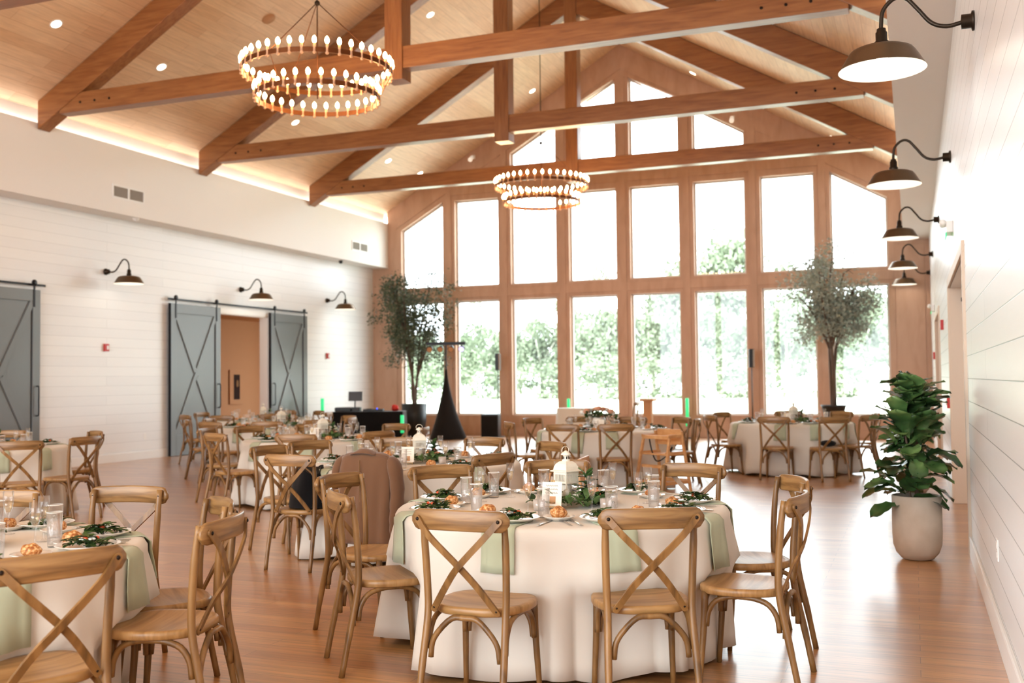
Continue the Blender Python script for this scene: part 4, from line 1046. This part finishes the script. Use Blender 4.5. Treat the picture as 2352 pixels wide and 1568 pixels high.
# ------------------------------------------------------------------ tall indoor trees by the window wall
def make_tree(seed, label, loc, H, split, cw, lm, base_kind, nleaf=11000, lean=.2):
    r_ = random.Random(seed); t = empty('indoor_tree', loc, 0, label, 'tree')
    if base_kind == 'barrel': MB().lathe([(.0001, 0), (.27, 0), (.31, .45), (.33, .88), (.3, .88), (.29, .8), (.0001, .8)], 28).build('planter', M['blackplastic'], t); z0 = .8
    else: MB().lathe([(.0001, .52), (.2, .52), (.27, .78), (.29, .82), (.26, .82), (.0001, .76)], 28).build('planter', M['blackplastic'], t); MB().lathe([(.0001, 0), (.24, 0), (.26, .03), (.2, .06), (.2, .46), (.27, .5), (.27, .52), (.0001, .52)], 24).build('plant_stand', M['highchair'], t); z0 = .76
    g = MB(); tips = []
    for k in range(3):
        a = k * 2.1 + .4; P = spline([(.04 * math.cos(a), .04 * math.sin(a), z0), (.05 * math.cos(a + .6), .05 * math.sin(a + .6), (z0 + split) / 2), (.08 * math.cos(a), .08 * math.sin(a), split)], 4); g.tube(P, .035, 7)
        for j in range(4):
            b = a + r_.uniform(-.9, .9); e = Vector((cw * .85 * math.cos(b) * r_.uniform(.5, 1), min(.5, cw * .7 * math.sin(b) * r_.uniform(.3, .8)), H - r_.uniform(.3, 1.3)))
            s0 = Vector((.08 * math.cos(a), .08 * math.sin(a), split)); mdp = (s0 + e) / 2 + Vector((r_.uniform(-.1, .1), r_.uniform(-.1, .1), .1))
            P = spline([s0, mdp, e], 5); g.tube(P, [.028 - .02 * i / len(P) for i in range(len(P))], 6); tips += P[3:]
            for q in range(4):
                p = P[r_.randrange(3, len(P))]; e2 = p + Vector((r_.uniform(-.45, .45), r_.uniform(-.4, .4), r_.uniform(-.35, .4))); g.tube([p, (p + e2) / 2 + Vector((0, 0, .05)), e2], [.01, .007, .004], 5); tips += [e2, (p + e2) / 2]
    g.build('trunk', M['bark'], t)
    g = MB(); tips = [p for p in tips if p.z > split + .3]
    clumps = [r_.choice(tips) + Vector((r_.uniform(-.34, .34), r_.uniform(-.26, .26), r_.uniform(-.34, .2))) for _ in range(210)]
    vs = []; fs = []
    for i in range(nleaf):
        c = r_.choice(clumps); p = c + Vector((r_.gauss(0, .11), r_.gauss(0, .11), r_.gauss(0, .1)))
        if math.hypot(p.x, p.y) > cw * 1.05 or p.y > .62: continue
        d = Vector((r_.gauss(0, 1), r_.gauss(0, 1), r_.gauss(0, .6) - .2)).normalized(); s_ = d.cross(Vector((r_.gauss(0, 1), r_.gauss(0, 1), r_.gauss(0, 1)))).normalized()
        L = r_.uniform(.06, .105); W_ = L * .42; o = len(vs)
        vs += [p, p + d * L * .5 + s_ * W_ / 2, p + d * L, p + d * L * .5 - s_ * W_ / 2]; fs.append((o, o + 1, o + 2, o + 3))
    g.add(vs, fs, 0, False).build('foliage', lm, t)
    return t
make_tree(2, 'tall leafy artificial olive tree in a black barrel in the left window corner', (-12.15, 24.2, 0), 4.7, 1.55, 1.2, M['olive'], 'barrel', 11500)
make_tree(9, 'tall slender artificial olive tree on a stand before the right windows', (-1.7, 24.5, 0), 4.6, 2.1, 1.15, M['olive2'], 'bowl')

# ------------------------------------------------------------------ DJ corner
t = empty('dj_table', (-12.25, 22.0, 0), R(20), 'long table under a black cloth to the floor in the left window corner', 'table')
def dc(u, v):
    a_ = u * 4; k = int(a_) % 4; f_ = a_ - int(a_); pts = [(-.85, -.35), (.85, -.35), (.85, .35), (-.85, .35)]; p = pts[k]; q = pts[(k + 1) % 4]
    w_ = 1 + .03 * v + .012 * v * math.sin(u * 90); return ((p[0] + (q[0] - p[0]) * f_) * w_, (p[1] + (q[1] - p[1]) * f_) * w_, .75 - v * .73)
MB().grid(dc, 160, 6).box(-.85, .85, -.35, .35, .735, .752).build('black_cloth', M['blackcloth'], t)
MB().box(-.83, .83, -.33, .33, .70, .735).build('tabletop', M['blackplastic'], t)
def on_dj(x, y): c, s = math.cos(R(20)), math.sin(R(20)); return (-12.25 + x * c - y * s, 22.0 + x * s + y * c)
px, py = on_dj(-.35, .0); t = empty('monitor', (px, py, .753), R(16), 'small dark monitor on a stand on the black-clothed table', 'monitor')
MB().box(-.14, .14, -.09, .09, 0, .1).build('case', M['blackplastic'], t, bevel=.01); MB().tube([(0, .0, .1), (0, .02, .27)], .015).build('neck', M['blackplastic'], t)
MB().box(-.17, .17, -.012, .012, .25, .48).build('screen', M['screen'], t, bevel=.005, rot=(R(-8), 0, 0))
px, py = on_dj(-.62, 0); tag(MB().box(-.2, .2, -.15, .15, 0, .1).build('equipment_case', M['blackplastic'], None, (px, py, .753), (0, 0, R(20)), bevel=.02), 'low black equipment case left of the monitor', 'case')
px, py = on_dj(.1, 0); t = empty('dj_controller', (px, py, .753), R(20), 'flat black music controller with a blue light on the clothed table', 'controller')
MB().box(-.24, .24, -.14, .14, 0, .05).build('body', M['blackplastic'], t, bevel=.008); MB().ball((.1, -.1, .06), .016).build('blue_light', mat('blue glow', '#2050ff', .4, emis='#2050ff', es=3), t)
MB().lathe([(.0001, .05), (.07, .05), (.07, .058), (.0001, .06)], 20, (-.12, 0, 0)).build('jog_wheel', M['darkmetal'], t)
px, py = on_dj(.62, -.05)
g = MB(); 
for k in range(7): st = len(g.v); g.ball((.03 * math.sin(k * 2), .02 * math.cos(k * 3), .05 + .014 * k), .085 - .008 * k, 7, (1.2, .9, .7))
tag(g.build('red_scarf_bundle', M['red'], None, (px, py, .753)), 'dark red crumpled bundle at the right end of the black table', 'cloth')
# par light bar on tripod with black scrim
t = empty('light_stand', (-10.95, 23.6, 0), R(15), 'tripod light bar with four par lamps above a black cone cover', 'light stand')
MB().grid(lambda u, v: ((.03 + .44 * v ** 1.5) * math.cos(u * 2 * PI) * (1 + .12 * v * math.cos(3 * u * 2 * PI)), (.03 + .38 * v ** 1.5) * math.sin(u * 2 * PI) * (1 + .12 * v * math.cos(3 * u * 2 * PI)), 1.75 - 1.745 * v), 36, 14).build('scrim_cover', M['scrim'], t)
MB().tube([(0, 0, .02), (0, 0, 2.42)], .018, 10).build('pole', M['black'], t)
for k in range(3): a = 2 * PI * k / 3; MB().tube([(.04 * math.cos(a), .04 * math.sin(a), .7), (.42 * math.cos(a), .36 * math.sin(a), .015)], .012, 8).build('leg', M['black'], t)
MB().box(-.5, .5, -.025, .025, 2.36, 2.44).build('crossbar', M['black'], t, bevel=.005)
for k in range(4):
    x = -.4 + k * .27; q = MB().tube([(x, .04, 2.3), (x, -.1, 2.25)], [.06, .075], 14).build('par_lamp', M['black'], t)
    MB().lathe([(.0001, 0), (.066, 0)], 14).build('lamp_lens', M['tanwall'] if k < 3 else mat('lilac glow', '#c8c4ff', .3, emis='#cfc8ff', es=1.2), q, (x, -.102, 2.249), (R(109), 0, 0))
# speakers
def pole_speaker(x, y, z, label):
    t = empty('column_speaker', (x, y, 0), R(12), label, 'speaker', 'column speakers on poles')
    MB().box(-.065, .065, -.07, .07, z, z + .44).build('cabinet', M['blackplastic'], t, bevel=.012); MB().box(.03, .067, -.075, -.068, z + .01, z + .43).build('grille', M['vent'], t)
    MB().tube([(0, 0, 0.4), (0, 0, z)], .014, 8).build('pole', M['darkmetal'], t)
    MB().lathe([(.0001, 0), (.2, 0), (.2, .012), (.02, .03), (.016, .4)], 20).build('stand_base', M['black'], t)
pole_speaker(-10.05, 24.85, 1.72, 'slim black column speaker on a pole, left of centre before the windows')
pole_speaker(-3.57, 24.9, 1.7, 'slim black column speaker on a pole before the right-hand windows')
t = empty('subwoofer', (-9.95, 24.1, 0), R(14), 'black subwoofer box on the floor under the windows', 'speaker')
MB().box(-.22, .22, -.25, .25, .02, .62).build('cabinet', M['blackplastic'], t, bevel=.02)
for s in (-1, 1):
    for q in (-1, 1): MB().lathe([(.0001, 0), (.02, 0), (.02, .02)], 8, (s * .17, q * .2, 0)).build('foot', M['black'], t)
MB().box(-.2, .2, -.262, -.25, .06, .58).build('grille', M['scrim'], t)
# green uplights
for x, y, h, z0, l in ((-13.5, 21.9, .42, .65, 'pale green glowing tube light by the left wall'), (-11.0, 23.9, .42, .62, 'green glowing tube light behind the black cone'), (-10.8, 20.9, .4, .3, 'green glowing tube light in front of the black barrel'), (-8.15, 24.9, .68, .3, 'green glowing tube light in the middle of the window wall'), (-5.13, 24.9, .68, .3, 'green glowing tube light right of the window centre')):
    t = empty('tube_light', (x, y, 0), 0, l, 'tube light')
    MB().tube([(0, 0, z0), (0, 0, z0 + h)], .04, 12).build('glowing_tube', M['green'], t); MB().lathe([(.0001, 0), (.1, 0), (.1, .02), (.02, .03), (.02, z0), (.0001, z0)], 16).build('stand', M['black'], t)
# pedestals
for x, y, l in ((-5.95, 24.3, 'white column pedestal before the windows, centre'),):
    t = empty('pedestal', (x, y, 0), 0, l, 'pedestal')
    MB().box(-.14, .14, -.14, .14, 0, .06).box(-.1, .1, -.1, .1, .06, .92).box(-.17, .17, -.17, .17, .92, .98).build('column', M['tanwall'], t, bevel=.01)
t = empty('side_table', (-7.6, 23.6, 0), 0, 'small white table with a white drape and candle jar under the windows', 'table')
MB().lathe([(.0001, .78), (.4, .78), (.41, .76), (.45, .02)], 40).build('drape', M['cloth'], t)

# ------------------------------------------------------------------ outdoors
struct(MB().box(-90, 90, D + .26, 150, -.3, -.12).build('ground_lawn', M['lawn'])); struct(MB().box(-40, 30, D + .26, D + 9, -.12, -.08).build('ground_patio', M['patio']))
def crown_mesh(seed, n=6500):
    r_ = random.Random(seed); vs = []; fs = []
    cl = [Vector((r_.gauss(0, .4), r_.gauss(0, .4), r_.gauss(.1, .42))) for _ in range(34)]
    for i in range(n):
        p = r_.choice(cl) + Vector((r_.gauss(0, .16), r_.gauss(0, .16), r_.gauss(0, .13))); d = Vector((r_.gauss(0, 1), r_.gauss(0, 1), r_.gauss(0, 1))).normalized(); s_ = d.cross(Vector((r_.gauss(0, 1), r_.gauss(0, 1), r_.gauss(0, 1)))).normalized(); L = r_.uniform(.06, .13); o = len(vs)
        vs += [p - d * L / 2, p + s_ * L * .35, p + d * L / 2, p - s_ * L * .35]; fs.append((o, o + 1, o + 2, o + 3))
    return vs, fs
protos = []
for k in range(3):
    t = empty('garden_tree', (0, 0, 0), 0, 'x', 'tree'); vs, fs = crown_mesh(k + 20)
    vs = [(v.x * 2.6, v.y * 2.6, v.z * 3.3 + 4.0) for v in vs]; MB().add(vs, fs).build('foliage', M['outleaf'], t)
    g = MB().tube(spline([(0, 0, -.15), (.1, .05, 1.5), (-.1, 0, 3), (.1, .1, 4.8)], 4), [.22 - .012 * i for i in range(13)], 8)
    for j in range(4): a = j * 1.6 + k; g.tube([(0, 0, 2.2 + .3 * j), (1.0 * math.cos(a), 1.0 * math.sin(a), 3.6 + .4 * j), (1.7 * math.cos(a), 1.7 * math.sin(a), 4.9 + .3 * j)], [.1, .06, .03], 6)
    g.build('trunk', M['outtrunk'], t); protos.append(Proto(t))
r_ = random.Random(4); j = 0
LR = [('front', 84, 1.0, 18, -60, 4.3), ('back', 98, 1.3, 18, -68, 5.2)]
for row, yy, s0, n, xs, dx in LR:
    for k in range(n):
        x = xs + k * dx + r_.uniform(-1, 1); s = s0 * r_.uniform(.85, 1.15) * (.72 if x < -36 else 1.3 if (row == 'back' and 9 <= k <= 10) else 1.0)
        protos[j % 3].put((x, yy + r_.uniform(-2, 2), -.12), r_.uniform(0, 6.28), 'garden tree outside, number %s from the left in the %s row' % (['one', 'two', 'three', 'four', 'five', 'six', 'seven', 'eight', 'nine', 'ten', 'eleven', 'twelve', 'thirteen', 'fourteen', 'fifteen', 'sixteen', 'seventeen', 'eighteen'][k], row), 'garden trees outside', None, (s, s, s)); j += 1

bush = empty('garden_bush', (0, 0, 0), 0, 'x', 'bush'); vs, fs = crown_mesh(60, 2600)
MB().add([(v.x * 2.0, v.y * 1.6, max(v.z * 1.15 + .75, -.1)) for v in vs], fs).build('foliage', M['outleaf'], bush); MB().tube([(0, 0, -.1), (.1, 0, .6), (0, .1, 1.2)], [.08, .06, .03], 6).build('stems', M['outtrunk'], bush); bush = Proto(bush)
for k in range(13):
    x = -56 + k * 5.6 + r_.uniform(-1, 1); sc_ = r_.uniform(1.7, 2.3)
    bush.put((x, 79 + r_.uniform(-1.5, 1.5), -.12), r_.uniform(0, 6.28), 'low garden bush outside, number %s from the left' % ['one', 'two', 'three', 'four', 'five', 'six', 'seven', 'eight', 'nine', 'ten', 'eleven', 'twelve', 'thirteen'][k], 'garden bushes outside', None, sc_)
